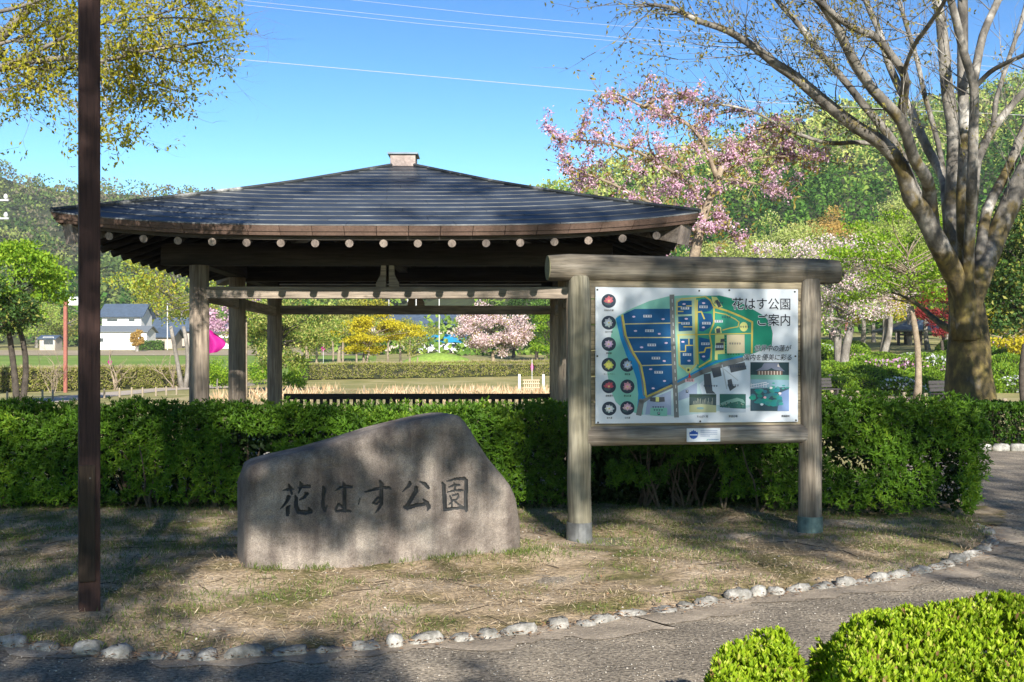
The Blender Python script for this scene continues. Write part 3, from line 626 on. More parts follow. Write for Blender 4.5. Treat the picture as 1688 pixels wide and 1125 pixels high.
p.fill([(782, 350), (800, 334), (830, 334), (852, 350), (858, 375), (845, 392), (815, 398), (785, 392)], NAVY, 6)
p.fill([(784, 400), (850, 405), (858, 440), (845, 470), (810, 492), (790, 490), (788, 450)], NAVY, 6)
p.fill([(790, 520), (840, 530), (846, 580), (840, 620), (815, 640), (795, 625), (788, 580)], NAVY, 6)
for q in ([(780, 340), (778, 500), (784, 650)], [(820, 322), (845, 340), (862, 375), (862, 450), (840, 505), (850, 560), (848, 630), (790, 665)], [(785, 398), (800, 395), (815, 430)], [(790, 595), (815, 592), (822, 572), (845, 570)]): p.line(q, 7, YEL, 7)
p.line([(862, 372), (930, 392), (1000, 420), (1050, 445), (1048, 595)], 9, YEL, 6)
p.line([(868, 398), (920, 408), (965, 430), (985, 445), (980, 468), (940, 475), (905, 485)], 5, YEL, 6)
p.fill([(850, 322), (875, 324), (905, 372), (880, 378), (855, 350)], LYEL, 6); p.fill([(866, 342), (880, 336), (900, 368), (884, 376)], DGREY, 7)
p.fill([(868, 508), (912, 505), (915, 600), (880, 602), (880, 630), (866, 630)], LYEL, 6); p.fill([(866, 480), (880, 466), (896, 472), (900, 500), (868, 500)], LYEL, 6)
for q in ([(872, 478), (892, 474), (894, 498), (874, 500)], [(895, 528), (914, 526), (914, 542), (893, 544)], [(872, 548), (910, 544), (910, 582), (868, 585)]): p.fill(q, DGREY, 7)
p.fill([(925, 508), (1012, 506), (1013, 596), (926, 598)], CREAM, 6)
p.disc(1008, 468, 20, LYEL, 6, 14, 23, jit=.06)
for k in range(7): p.disc(919, 515 + k * 13, 4, (.02, .14, .05), 7, 8)
for k in range(5): p.disc(932 + k * 13, 602, 4, (.02, .14, .05), 7, 8)
for q in ([(812, 700), (845, 695), (855, 780), (870, 795), (825, 795), (815, 760)], [(848, 672), (892, 662), (900, 708), (860, 718)], [(935, 655), (1012, 640), (1022, 675), (945, 692)], [(928, 728), (948, 722), (955, 755), (972, 760), (940, 782), (932, 760)]): p.fill(q, DGREY, 7)
p.line([(902, 655), (925, 770)], 6, (.40, .44, .48), 6); p.line([(912, 675), (980, 730)], 4, (.40, .44, .48), 6)
p.fill([(553, 815), (622, 812), (624, 835), (590, 838), (553, 833)], DGREY, 6); p.fill([(580, 812), (596, 812), (596, 835), (580, 835)], LYEL, 7)
p.fill([(555, 865), (635, 865), (635, 904), (553, 902)], MINT, 6)
for cx, cy in ((595, 892), (731, 784)): p.fill([(cx - 6, cy - 7), (cx + 6, cy - 7), (cx + 6, cy + 7), (cx - 6, cy + 7)], (.03, .05, .08), 8); p.fill([(cx - 2, cy - 4), (cx + 3, cy - 4), (cx + 3, cy + 1), (cx - 2, cy + 1)], (.7, .72, .75), 9)
p.fill([(728, 668), (747, 668), (747, 692), (728, 692)], LYEL, 8); p.fill([(732, 673), (743, 673), (743, 687), (732, 687)], (.06, .08, .06), 9)
p.fill([(743, 692), (737, 718), (750, 718)], (.55, .03, .03), 9); p.fill([(722, 724), (766, 722), (766, 737), (722, 739)], (.66, .40, .44), 8)
for cx, cy in ((475, 422), (615, 433), (483, 491), (597, 505), (513, 571), (630, 549), (621, 637), (556, 677), (622, 734), (568, 770), (717, 359), (727, 431), (711, 543), (741, 635), (811, 354), (811, 472), (811, 614)):
    p.disc(cx, cy, 8, (.66, .52, .68), 8, 8, 4.5, jit=.15)
for cx, cy, n_ in ((541, 419, 3), (550, 490, 3), (561, 559, 3), (581, 623, 3), (594, 692, 3), (721, 379, 3), (723, 453, 3), (731, 605, 3), (811, 372, 3), (825, 452, 3), (820, 552, 3), (885, 352, 4), (922, 422, 4), (885, 442, 3), (1012, 468, 4), (888, 565, 3), (965, 550, 5), (845, 757, 6), (975, 662, 8), (955, 754, 5), (592, 862, 5), (592, 876, 4)):
    p.fill([(cx - n_ * 6 - 2, cy - 6), (cx + n_ * 6 + 2, cy - 6), (cx + n_ * 6 + 2, cy + 6), (cx - n_ * 6 - 2, cy + 6)], (.58, .62, .68), 9) if n_ < 4 else None
    for k in range(n_):
        x0 = cx - n_ * 6 + k * 12 + 2; p.fill([(x0, cy - 4), (x0 + 8, cy - 4), (x0 + 8, cy - 1), (x0, cy - 1)], (.03, .05, .10), 10); p.fill([(x0 + 1, cy + 1), (x0 + 7, cy + 1), (x0 + 7, cy + 4), (x0 + 1, cy + 4)], (.03, .05, .10), 10)
p.build('map_print', panel)
# lotus portraits
FL = [(357, 346, (.62, .16, .20), 'cup'), (357, 452, (.52, .56, .62), 'star'), (357, 556, (.62, .44, .60), 'star'), (357, 657, (.66, .64, .14), 'star'), (357, 762, (.50, .10, .14), 'cup'), (359, 870, (.66, .68, .66), 'star'),
      (445, 657, (.48, .55, .70), 'star'), (445, 762, (.72, .34, .38), 'star'), (445, 867, (.72, .50, .55), 'cup')]
for cx, cy, col, kd_ in FL:
    p = Print(); p.disc(cx, cy, 34, (.025, .04, .065), 3, 32); p.disc(cx - 6, cy + 12, 16, (.05, .09, .10), 4, 12, 9, jit=.2)
    p.disc(cx + 8, cy - 14, 14, (.04, .07, .085), 4, 12, 8, jit=.2)
    for ring, (n_, r0, sh) in enumerate(((8, 23, .72), (6, 15, 1.0))):
        for k in range(n_):
            a_ = 2 * math.pi * k / n_ + ring * .4 + rg.uniform(-.1, .1); rr_ = r0 * (rg.uniform(.85, 1.1)) * (1 if kd_ == 'star' else (1.05 if math.sin(a_) < .2 else .6)); ca, sa = math.cos(a_), math.sin(a_)
            wv = rr_ * .36; c_ = tuple(min(.85, x * sh * rg.uniform(.9, 1.12)) for x in col)
            p.fill([(cx, cy), (cx + ca * rr_ * .55 - sa * wv, cy + sa * rr_ * .55 + ca * wv), (cx + ca * rr_, cy + sa * rr_), (cx + ca * rr_ * .55 + sa * wv, cy + sa * rr_ * .55 - ca * wv)], c_, 5 + ring + .05 * k)
    p.disc(cx, cy, 4.5, (.62, .52, .18), 8, 10); p.build('flower_photo', panel)
# three scene photos
p = Print(); p.fill([(1041, 640), (1233, 640), (1233, 878), (1041, 878)], (.035, .075, .10), 9)
p.fill([(1041, 640), (1233, 640), (1233, 702), (1041, 702)], (.018, .045, .055), 9.5)
p.fill([(1066, 682), (1096, 665), (1108, 645), (1180, 643), (1188, 662), (1212, 684), (1160, 676), (1145, 668), (1128, 677)], (.13, .15, .21), 10); p.fill([(1178, 646), (1186, 664), (1174, 660)], (.55, .5, .45), 11)
p.fill([(1076, 682), (1200, 682), (1200, 702), (1076, 702)], (.12, .075, .06), 10); [p.fill([(x, 683), (x + 5, 683), (x + 5, 701), (x, 701)], (.42, .36, .32), 11) for x in range(1082, 1200, 15)]
p.fill([(1041, 702), (1233, 702), (1233, 726), (1041, 724)], (.13, .30, .24), 10); p.fill([(1041, 724), (1233, 726), (1233, 760), (1041, 770)], (.20, .32, .40), 10)
p.line([(1042, 752), (1085, 744), (1120, 738)], 4, (.62, .64, .68), 11); p.line([(1042, 764), (1085, 756), (1130, 744)], 4, (.55, .55, .62), 11); [p.line([(x, 745), (x, 762)], 3, (.58, .58, .64), 12) for x in range(1046, 1125, 12)]
p.fill([(1185, 790), (1233, 770), (1233, 878), (1175, 878)], (.16, .24, .42), 10)
for k in range(34): p.disc(1050 + rg.random() * 150, 775 + rg.random() * 72, rg.uniform(10, 20), (rg.uniform(.01, .05), rg.uniform(.16, .30), rg.uniform(.17, .27)), 11 + k * .03, 12, rg.uniform(6, 12), jit=.12)
for k in range(12): p.disc(1130 + rg.random() * 95, 742 + rg.random() * 30, rg.uniform(6, 12), (.05, rg.uniform(.2, .3), .22), 10.5 + k * .02, 10, 4)
for cx, cy, c_ in ((1113, 812, (.75, .42, .46)), (1187, 792, (.7, .6, .62)), (1143, 765, (.7, .66, .66)), (1097, 846, (.6, .66, .7))): p.disc(cx, cy, 8, c_, 13, 9, 6, jit=.25)
p.build('lotus_pond_photo', panel)
p = Print(); p.fill([(742, 797), (873, 797), (873, 886), (742, 886)], (.05, .08, .085), 9); p.fill([(742, 852), (800, 845), (873, 852), (873, 886), (742, 886)], (.36, .38, .22), 10)
for k in range(16): xx = 760 + k * 6.3; p.line([(xx, 848), (xx + rg.uniform(-5, 5), 848 - rg.uniform(12, 34))], 2.6, (.26, .28, .24), 11)
p.disc(795, 866, 18, (.18, .30, .32), 11, 14, 6); p.fill([(742, 797), (873, 797), (873, 812), (820, 806), (780, 815), (742, 812)], (.03, .06, .05), 10); p.build('playground_photo', panel)
p = Print(); p.fill([(890, 796), (1018, 796), (1018, 886), (890, 886)], (.03, .12, .10), 9); p.fill([(890, 860), (960, 866), (1018, 868), (1018, 886), (890, 886)], (.42, .48, .55), 10)
p.fill([(892, 842), (930, 826), (975, 814), (1005, 822), (1016, 842), (1000, 838), (985, 830), (950, 838), (900, 850)], (.18, .33, .28), 10)
for k in range(30): p.disc(893 + rg.random() * 122, 838 + rg.random() * 24, rg.uniform(2, 4), rg.choice([(.2, .26, .22), (.02, .06, .05), (.05, .16, .12)]), 11, 7)
p.build('plaza_photo', panel)
# lettering: glyph outlines from Blender's own built-in font
def text_part(name, items, mat, par, lay, halo=None):
    objs = []
    for col, off, ly in ([(halo, .055, lay - 1)] if halo else []) + [(None, None, lay)]:
        V_, F_ = [], []
        for (txt, cx, cy, hh, al, sh, wx) in items:       # centre/right anchor in artwork units, glyph height in artwork units
            cu = bpy.data.curves.new('t', 'FONT'); cu.body = txt; cu.size = 1; cu.align_x = al; cu.align_y = 'CENTER'; cu.shear = sh; cu.resolution_u = 3
            cu.offset = 0
            t = bpy.data.objects.new('t', cu); COL.objects.link(t); bpy.context.view_layer.update()
            me = bpy.data.meshes.new_from_object(t.evaluated_get(bpy.context.evaluated_depsgraph_get()))
            x0, z0 = cp(cx, cy); k = (PZ1 - PZ0) / 664.0 * hh; b = len(V_)
            for q_, (ox, oy) in enumerate([(math.cos(a_) * .05, math.sin(a_) * .05) for a_ in np.arange(0, 6.28, .785)] if col else [(0, 0), (.014, .0), (.007, .010), (-.007, -.006)]):
                b = len(V_); V_ += [(x0 + (v_.co.x + ox) * k * wx, YP - .0004 * ly - .00002 * q_, z0 + (v_.co.y + oy) * k) for v_ in me.vertices]; F_ += [tuple(b + i for i in f.vertices) for f in me.polygons]
            bpy.data.objects.remove(t); bpy.data.meshes.remove(me); bpy.data.curves.remove(cu)
        mb = MB(); mb.add(V_, F_); objs.append(mb.build(name if not col else name + '_outline', flat('halo_white', (.60, .64, .69), .4, vary=.02) if col else mat, par))
    return objs
M_ink = flat('black_ink', (.012, .015, .022), .5, spec=.15, vary=.05)
text_part('title_lettering', [('花はす公園', 1243, 361, 63, 'RIGHT', 0, .99), ('ご案内', 1243, 439, 63, 'RIGHT', 0, .98)], M_ink, panel, 15, True)
text_part('slogan_lettering', [('世界中の蓮が', 1240, 574, 34, 'RIGHT', .22, .95), ('園内を優美に彩る', 1247, 618, 34, 'RIGHT', .22, .95)], M_ink, panel, 19, True)
text_part('caption_lettering', [('わんぱく砦', 806, 907, 13, 'CENTER', 0, .9), ('展望広場', 955, 905, 13, 'CENTER', 0, .9), ('南越前町', 1216, 903, 12, 'CENTER', 0, .95), ('現在地', 744, 731, 13, 'CENTER', 0, .9)] +
          [(t_, x_, y_, 10, 'CENTER', 0, .95) for t_, x_, y_ in (('日本古代蓮', 357, 392), ('白万々蓮', 357, 497), ('舞妃蓮', 357, 601), ('カーリアナー', 359, 703), ('金輪蓮花', 359, 808), ('漢光蓮', 360, 916), ('蜀紅蓮', 445, 703), ('春山紅蓮', 445, 808), ('日光蓮', 445, 915))], M_ink, panel, 12)
for cx, cy in ((303, 292), (790, 294), (937, 290), (1262, 296), (303, 615), (1265, 610), (306, 938), (795, 930), (1268, 922)):
    x_, z_ = cp(cx, cy); mb = MB(); mb.tube([(x_, YP + .002, z_), (x_, YP - .005, z_)], .0085, 10); mb.build('screw', flat('dark_screw', (.06, .06, .06), .4, .8), panel)
# small notice plate on the lower rail
x0, z0 = plane_hit(1125.5, 705.5, SG_O, SG_T); x1, z1 = plane_hit(1180.5, 727, SG_O, SG_T); YP_keep = YP
mb = MB(); mb.box(((x0 + x1) / 2, -.105, (z0 + z1) / 2 ), (x1 - x0, .01, z0 - z1)); plate = mb.build('notice_plate', M_sheet, sign, bevel=.004)
YP = -.1104
def pl(cx, cy): return x0 + (cx - 115) / 415 * (x1 - x0), z0 + (cy - 868) / 155 * (z1 - z0)
p = Print(); emb = [(145, 925), (150, 905), (165, 912), (175, 893), (186, 900), (198, 882), (210, 900), (222, 893), (232, 912), (247, 905), (253, 930), (246, 965), (222, 984), (198, 990), (172, 984), (150, 965)]
p.fill([pl(*q) for q in emb], (.02, .08, .33), 1, True); p.build('emblem', plate); p = Print(); p.fill([pl(*q) for q in ((152, 935), (245, 935), (245, 948), (152, 948))], (.6, .66, .75), 2, True)
for k in range(4):
    for j in range(14 if k < 3 else 8): xx = 285 + j * 15; p.fill([pl(*q) for q in ((xx, 892 + k * 20), (xx + 10, 892 + k * 20), (xx + 10, 901 + k * 20), (xx, 901 + k * 20))], (.16, .22, .40), 1, True)
for j in range(9): xx = 382 + j * 14; p.fill([pl(*q) for q in ((xx, 992), (xx + 10, 992), (xx + 10, 1004), (xx, 1004))], (.16, .26, .40), 1, True)
p.fill([pl(*q) for q in ((352, 1008), (378, 988), (372, 1006))], (.05, .35, .2), 1, True); p.build('plate_lettering', plate)['kind'] = 'stuff'
YP = YP_keep

# ================================================================ CLIPPED HEDGES AND SHRUBS
L_hedge = leafm('hedge_leaf', [(0, (.03, .075, .008)), (.45, (.07, .155, .012)), (.8, (.125, .235, .018)), (.97, (.23, .33, .03)), (.985, (.22, .15, .06))], .3, .5, .22, .55)
L_hedge_shade = leafm('hedge_inner_shade_leaf', [(0, (.012, .028, .006)), (1, (.035, .075, .012))], .15, .6, .2)  # darkened leaf: the shade inside hedge and shrubs is put into its colour
L_azalea = leafm('azalea_leaf', [(0, (.14, .24, .010)), (.45, (.27, .40, .018)), (.8, (.40, .52, .03)), (.955, (.46, .50, .09)), (.975, (.26, .15, .07))], .35, .5, .22)
M_stem = mottled('shrub_stem', [(.3, (.07, .052, .035)), (.7, (.15, .12, .085))], 20, 90, .9)
def hedge_h(x): return 1.12 + .09 * sstep(1.5, 3.4, x) - .40 * sstep(4.55, 5.1, x) ** 2
def hedge_front(x): return 11.78 - .50 * sstep(2.0, 3.4, x) + 1.0 * sstep(4.45, 5.12, x) ** 2
rng = np.random.default_rng(11)
hedge = thing('clipped_hedge', 'long box clipped dark green hedge running behind the carved stone and the map board', 'hedge', (0, 12.3, 0))
HO = np.array([0, 12.3, 0])
def hedge_sample(n, rng, depth):
    x = rng.uniform(-6.6, 5.1, n); sel = rng.random(n); h = hedge_h(x); y0 = hedge_front(x); y1 = 13.25 - .5 * sstep(4.5, 5.1, x)
    zb = .09 + .12 * vnoise(x, x * 0, 2.3, 40)
    zb = np.where((x > .75) & (x < 2.65), .20 + .22 * vnoise(x, x * 0 + 3, 3.1, 41), zb)
    front = sel < .62
    z = np.where(front, zb + (h - zb) * rng.random(n) ** .9, h); y = np.where(front, y0, y0 + (y1 - y0) * rng.random(n))
    rz_ = np.clip((z - (h - .2)) / .2, 0, 1); y = np.where(front, y + .13 * rz_ ** 2, y)      # rounded shoulder
    z = np.where(~front, h - .07 * np.clip(1 - (y - y0) / .3, 0, 1) ** 2, z)
    N = np.where(front[:, None], np.stack([np.zeros(n), -1 + .7 * rz_, .35 + .6 * rz_], 1), np.array([0, -.25, 1.0]))
    endm = (x > 4.7) & front; N[endm] += np.array([.9, 0, 0])
    lump = (vnoise(x * 1.0, z * 1.0 + y, 2.7, 42) - .5) * .15 + (vnoise(x, z + y, 7, 43) - .5) * .09
    P = np.stack([x, y, z], 1) + unit(N) * (lump - depth * rng.random(n))[:, None]
    keep = np.ones(n, bool)                       # dark holes and the open patch behind the board
    hole = vnoise(P[:, 0] + 20, P[:, 2], 3.4, 44)
    keep &= ~(front & (hole > .80) & (P[:, 2] < .85))
    gap = (P[:, 0] > .85) & (P[:, 0] < 2.6) & (P[:, 2] < .62) & front
    keep &= ~(gap & (vnoise(P[:, 0] + 4, P[:, 2] + 2, 3.3, 45) > .55))
    return P[keep], (N + rdir(rng, n) * .45)[keep], front[keep]
P, N, fr = hedge_sample(18500, rng, .17); tn = np.clip(.46 + 1.3 * (vnoise(P[:, 0] + P[:, 1], P[:, 2] + P[:, 1] * .4, 2.6, 47) - .5) + .7 * (vnoise(P[:, 0], P[:, 2] + P[:, 1], 8, 48) - .5), 0, .95)
b_, d_, u_ = shoots(rng, P - HO, N, 6, (.45, 1.25)); n = len(b_)
o = leaves('foliage', L_hedge, b_, d_, u_, rng.uniform(.036, .076, n), rng.uniform(.011, .018, n), hedge, fine=True, tint=np.repeat(tn, 6)); o['kind'] = 'stuff'
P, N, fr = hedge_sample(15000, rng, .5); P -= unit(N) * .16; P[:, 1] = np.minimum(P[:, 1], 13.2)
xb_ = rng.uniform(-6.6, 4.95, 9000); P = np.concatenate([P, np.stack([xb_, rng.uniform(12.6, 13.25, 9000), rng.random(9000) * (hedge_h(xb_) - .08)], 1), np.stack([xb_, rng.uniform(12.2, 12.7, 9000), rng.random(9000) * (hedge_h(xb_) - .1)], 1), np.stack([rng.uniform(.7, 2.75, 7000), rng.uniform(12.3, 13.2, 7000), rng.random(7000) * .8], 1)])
o = leaves('inner_foliage', L_hedge_shade, P - HO, rdir(rng, len(P)), rdir(rng, len(P)), rng.uniform(.06, .11, len(P)), rng.uniform(.03, .05, len(P)), hedge); o['kind'] = 'stuff'
rs = random.Random(4); m = MB()
for i in range(36):
    x = rs.uniform(-6.4, 4.5) if i < 31 else rs.uniform(.95, 2.4); y = float(hedge_front(x)) + rs.uniform(.12, .5) ; bx = x
    for k in range(rs.randint(2, 4)):
        pts = [Vector((bx, y, .0))]; dx, dy = rs.uniform(-.5, .5), rs.uniform(-.5, .25); z = 0
        for j in range(4): z += .18; pts.append(pts[-1] + Vector((dx * .2 + rs.uniform(-.04, .04), dy * .14 + rs.uniform(-.03, .03), .16 + .06 * rs.random())))
        m.tube([p - Vector(HO) for p in pts], [.016, .013, .010, .007, .004], 5)
o = m.build('stems', M_stem, hedge); o['kind'] = 'stuff'

def bush_surface(name, label, cat, poly, h, dens, leafmat, ll, group=None, zb=.03, seed=1, k=5, edge=.16, gap=.72):
    """clipped low shrub filling a plan polygon, leaves upright"""
    rng = np.random.default_rng(seed); poly = np.array(poly); mn, mx = poly.min(0), poly.max(0); ar = np.prod(mx - mn); n = int(ar * dens)
    x, y = rng.uniform(mn[0], mx[0], n), rng.uniform(mn[1], mx[1], n); ins = inside(x, y, [tuple(q) for q in poly]); x, y = x[ins], y[ins]
    dist = np.full(len(x), 9.0)
    for (xa, ya), (xb, yb) in zip(poly, np.roll(poly, -1, 0)):
        dx, dy = xb - xa, yb - ya; t = np.clip(((x - xa) * dx + (y - ya) * dy) / (dx * dx + dy * dy + 1e-9), 0, 1); dist = np.minimum(dist, np.hypot(x - xa - t * dx, y - ya - t * dy))
    q = np.clip(dist / edge, 0, 1); z = h * (1 - .35 * (1 - q) ** 2.2) + (vnoise(x, y, 3.5, seed) - .5) * .06 + (vnoise(x, y, 9, seed + 1) - .5) * .05
    z = z - rng.random(len(x)) ** 2 * .12
    kp_ = vnoise(x + 3, y, 5.5, seed + 2) < gap + .3 * (rng.random(len(x)) < .3)
    x, y, z, q = x[kp_], y[kp_], z[kp_], q[kp_]
    c = poly.mean(0); root = thing(name, label, cat, (c[0], c[1], 0), group=group); C0 = np.array([c[0], c[1], 0])
    # skirt
    per = []
    for (xa, ya), (xb, yb) in zip(poly, np.roll(poly, -1, 0)):
        m_ = int(math.hypot(xb - xa, yb - ya) * h * dens * .55); t = rng.random(m_); per.append(np.stack([xa + (xb - xa) * t, ya + (yb - ya) * t, zb + (h * .8 - zb) * rng.random(m_)], 1))
    per = np.concatenate(per); pin = c[None] - per[:, :2]; pin = unit(pin); per[:, :2] += pin * rng.random((len(per), 1)) * .09
    P = np.concatenate([np.stack([x, y, z], 1), per]); N = np.concatenate([np.stack([0 * x, 0 * x, 1 + 0 * x], 1), np.c_[-pin, .7 * np.ones(len(per))]]) + rdir(rng, len(x) + len(per)) * .35
    b_, d_, u_ = shoots(rng, P - C0, N, k, (.12, .75)); n = len(b_)
    o = leaves('foliage', leafmat, b_, d_, u_, rng.uniform(.75, 1.2, n) * ll, rng.uniform(.30, .40, n) * ll, root, fine=True); o['kind'] = 'stuff'
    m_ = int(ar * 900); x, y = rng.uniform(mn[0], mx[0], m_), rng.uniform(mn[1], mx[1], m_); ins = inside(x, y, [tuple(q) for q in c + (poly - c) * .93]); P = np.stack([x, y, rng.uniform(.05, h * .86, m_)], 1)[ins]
    o = leaves('inner_foliage', L_hedge_shade, P - C0, rdir(rng, len(P)), rdir(rng, len(P)), .05, .03, root); o['kind'] = 'stuff'
    m = MB(); r_ = random.Random(seed)
    for i in range(int(14 * ar)):
        xx, yy = r_.uniform(mn[0], mx[0]), r_.uniform(mn[1], mx[1])
        if inside(np.array([xx]), np.array([yy]), [tuple(q) for q in c + (poly - c) * .9])[0]: m.tube([(xx - c[0], yy - c[1], 0), (xx - c[0] + r_.uniform(-.08, .08), yy - c[1] + r_.uniform(-.08, .08), h * .9)], [.009, .004], 5)
    if m.v: m.build('stems', M_stem, root)['kind'] = 'stuff'
    return root
ZB1 = .60
def gp(px, py, z): q = gz(px, py, z); return (q.x, q.y)
bush_surface('azalea_shrub', 'wide clipped bright lime green azalea in the sun filling the lower right corner', 'shrub', [gp(1345, 1036, .5), gp(1440, 1012, .52), gp(1530, 990, .55), gp(1620, 972, .58), gp(1760, 952, .6), gp(1880, 950, .6), gp(1920, 1200, .6), gp(1330, 1200, .6), gp(1318, 1130, .6), gp(1338, 1080, .55)], .55, 3900, L_azalea, .036, seed=51, edge=.2)
bush_surface('azalea_shrub', 'small rounded azalea lobe at the bottom edge left of the wide lime green one', 'shrub', [gp(1158, 1112, .45), gp(1182, 1078, .45), gp(1236, 1056, .47), gp(1300, 1052, .47), gp(1338, 1082, .47), gp(1345, 1130, .47), gp(1338, 1220, .47), gp(1140, 1230, .47), gp(1142, 1150, .45)], .5, 4300, L_azalea, .035, seed=61, edge=.09)
bush_surface('clipped_hedge', 'low dark green hedge across the path behind the right end of the long hedge', 'hedge', [(8.35, 20.9), (9.0, 20.6), (13.5, 20.6), (13.5, 23), (8.6, 23)], .74, 190, L_hedge, .10, seed=71, k=6)

# bare-earth litter, straw, tufts and pebbles on the bed
L_straw = leafm('dry_grass_blade', [(0, (.26, .19, .11)), (.6, (.44, .345, .225)), (1, (.58, .48, .35))], .2, .8, .1)
L_tuft = leafm('green_grass_blade', [(0, (.07, .11, .02)), (1, (.17, .22, .05))], .3, .6, .2)
rng = np.random.default_rng(15)
def bed_pts(n):
    x, y = rng.uniform(-6.5, 4.6, n), rng.uniform(5.6, 13.0, n); k_ = inside(x, y, BP); return x[k_], y[k_]
x, y = bed_pts(110000); k_ = vnoise(x, y, 1.7, 81) + .35 * rng.random(len(x)) - .25 * sstep(9.4, 10.6, y) > .5; x, y = x[k_], y[k_]; n = len(x)
d_ = np.stack([rng.normal(size=n), rng.normal(size=n), rng.uniform(-.05, .5, n)], 1)
tag(leaves('dry_grass', L_straw, np.stack([x, y, bedz(x, y) + .004], 1), d_, np.tile([0, 0, 1.0], (n, 1)) + rdir(rng, n) * .6, rng.uniform(.02, .075, n), rng.uniform(.003, .006, n)), kind='stuff')
x, y = bed_pts(90000); k_ = (vnoise(x, y, 1.3, 82) * .6 + vnoise(x, y, 4.5, 83) * .4 + .2 * rng.random(len(x)) + .20 * sstep(9.0, 10.4, y) + .10 * ((x < -2.2) & (y > 7.6))) > .64; x, y = x[k_], y[k_]; n = len(x)
d_ = np.stack([rng.normal(size=n) * .5, rng.normal(size=n) * .5, np.ones(n)], 1)
tag(leaves('green_grass', L_tuft, np.stack([x, y, bedz(x, y)], 1), d_, rdir(rng, n), rng.uniform(.02, .06, n), rng.uniform(.003, .006, n)), kind='stuff')
def pebbles(name, x, y, z, s, mat):
    n = len(x); oc = np.array([[1, 0, 0], [0, 1, 0], [-1, 0, 0], [0, -1, 0], [0, 0, .6], [0, 0, -.6]]); f = np.array([[0, 1, 4], [1, 2, 4], [2, 3, 4], [3, 0, 4], [1, 0, 5], [2, 1, 5], [3, 2, 5], [0, 3, 5]])
    V = (oc[None] * (s[:, None, None] * rng.uniform(.55, 1.2, (n, 6, 1)))); a = rng.random(n) * 6.28; c_, s_ = np.cos(a)[:, None], np.sin(a)[:, None]
    V = np.stack([V[..., 0] * c_ - V[..., 1] * s_ + x[:, None], V[..., 0] * s_ + V[..., 1] * c_ + y[:, None], V[..., 2] + z[:, None]], -1).reshape(-1, 3)
    return tag(np_mesh(name, V, (np.arange(n)[:, None, None] * 6 + f[None]).reshape(-1, 3), mat), kind='stuff')
L_peb = leafm('pebble', [(0, (.12, .11, .10)), (.55, (.27, .245, .215)), (.85, (.38, .345, .30)), (1, (.50, .47, .43))], .0, .8, .2)
n = 36000; x, y = rng.uniform(-3.6, 6.5, n), 4.3 + (rng.random(n) ** 1.8) * 14; k_ = ~inside(x, y, BP) & ((y < 8.5) | (x > 4.3)); x, y = x[k_], y[k_]
pebbles('gravel', x, y, np.full(len(x), .008), rng.uniform(.0025, .009, len(x)), L_peb)
x, y = bed_pts(2600); pebbles('pebbles', x, y, bedz(x, y) + .003, rng.uniform(.004, .016, len(x)), L_peb)
L_litter = leafm('fallen_leaf', [(0, (.16, .09, .05)), (.5, (.28, .17, .10)), (.9, (.40, .27, .17)), (1, (.5, .42, .33))], .1, .8, .1)
x, y = bed_pts(3800); k_ = (y > 9.9) | (rng.random(len(x)) < .22); x, y = x[k_], y[k_]; n = len(x)
tag(leaves('leaf_litter', L_litter, np.stack([x, y, bedz(x, y) + .008], 1), np.c_[rng.normal(size=(n, 2)), rng.uniform(-.1, .3, n)], np.tile([0, 0, 1.0], (n, 1)) + rdir(rng, n) * .3, rng.uniform(.02, .05, n), rng.uniform(.010, .022, n)), kind='stuff')
n = 1400; t = rng.random(n) * kd[-1]; x = np.interp(t, kd, kp[:, 0]) + rng.normal(0, .06, n); y = np.interp(t, kd, kp[:, 1]) + rng.normal(-.05, .06, n)
tag(leaves('leaf_litter', L_litter, np.stack([x, y, np.full(n, .03)], 1), np.c_[rng.normal(size=(n, 2)), rng.uniform(-.1, .3, n)], np.tile([0, 0, 1.0], (n, 1)) + rdir(rng, n) * .3, rng.uniform(.02, .05, n), rng.uniform(.006, .016, n)), kind='stuff')

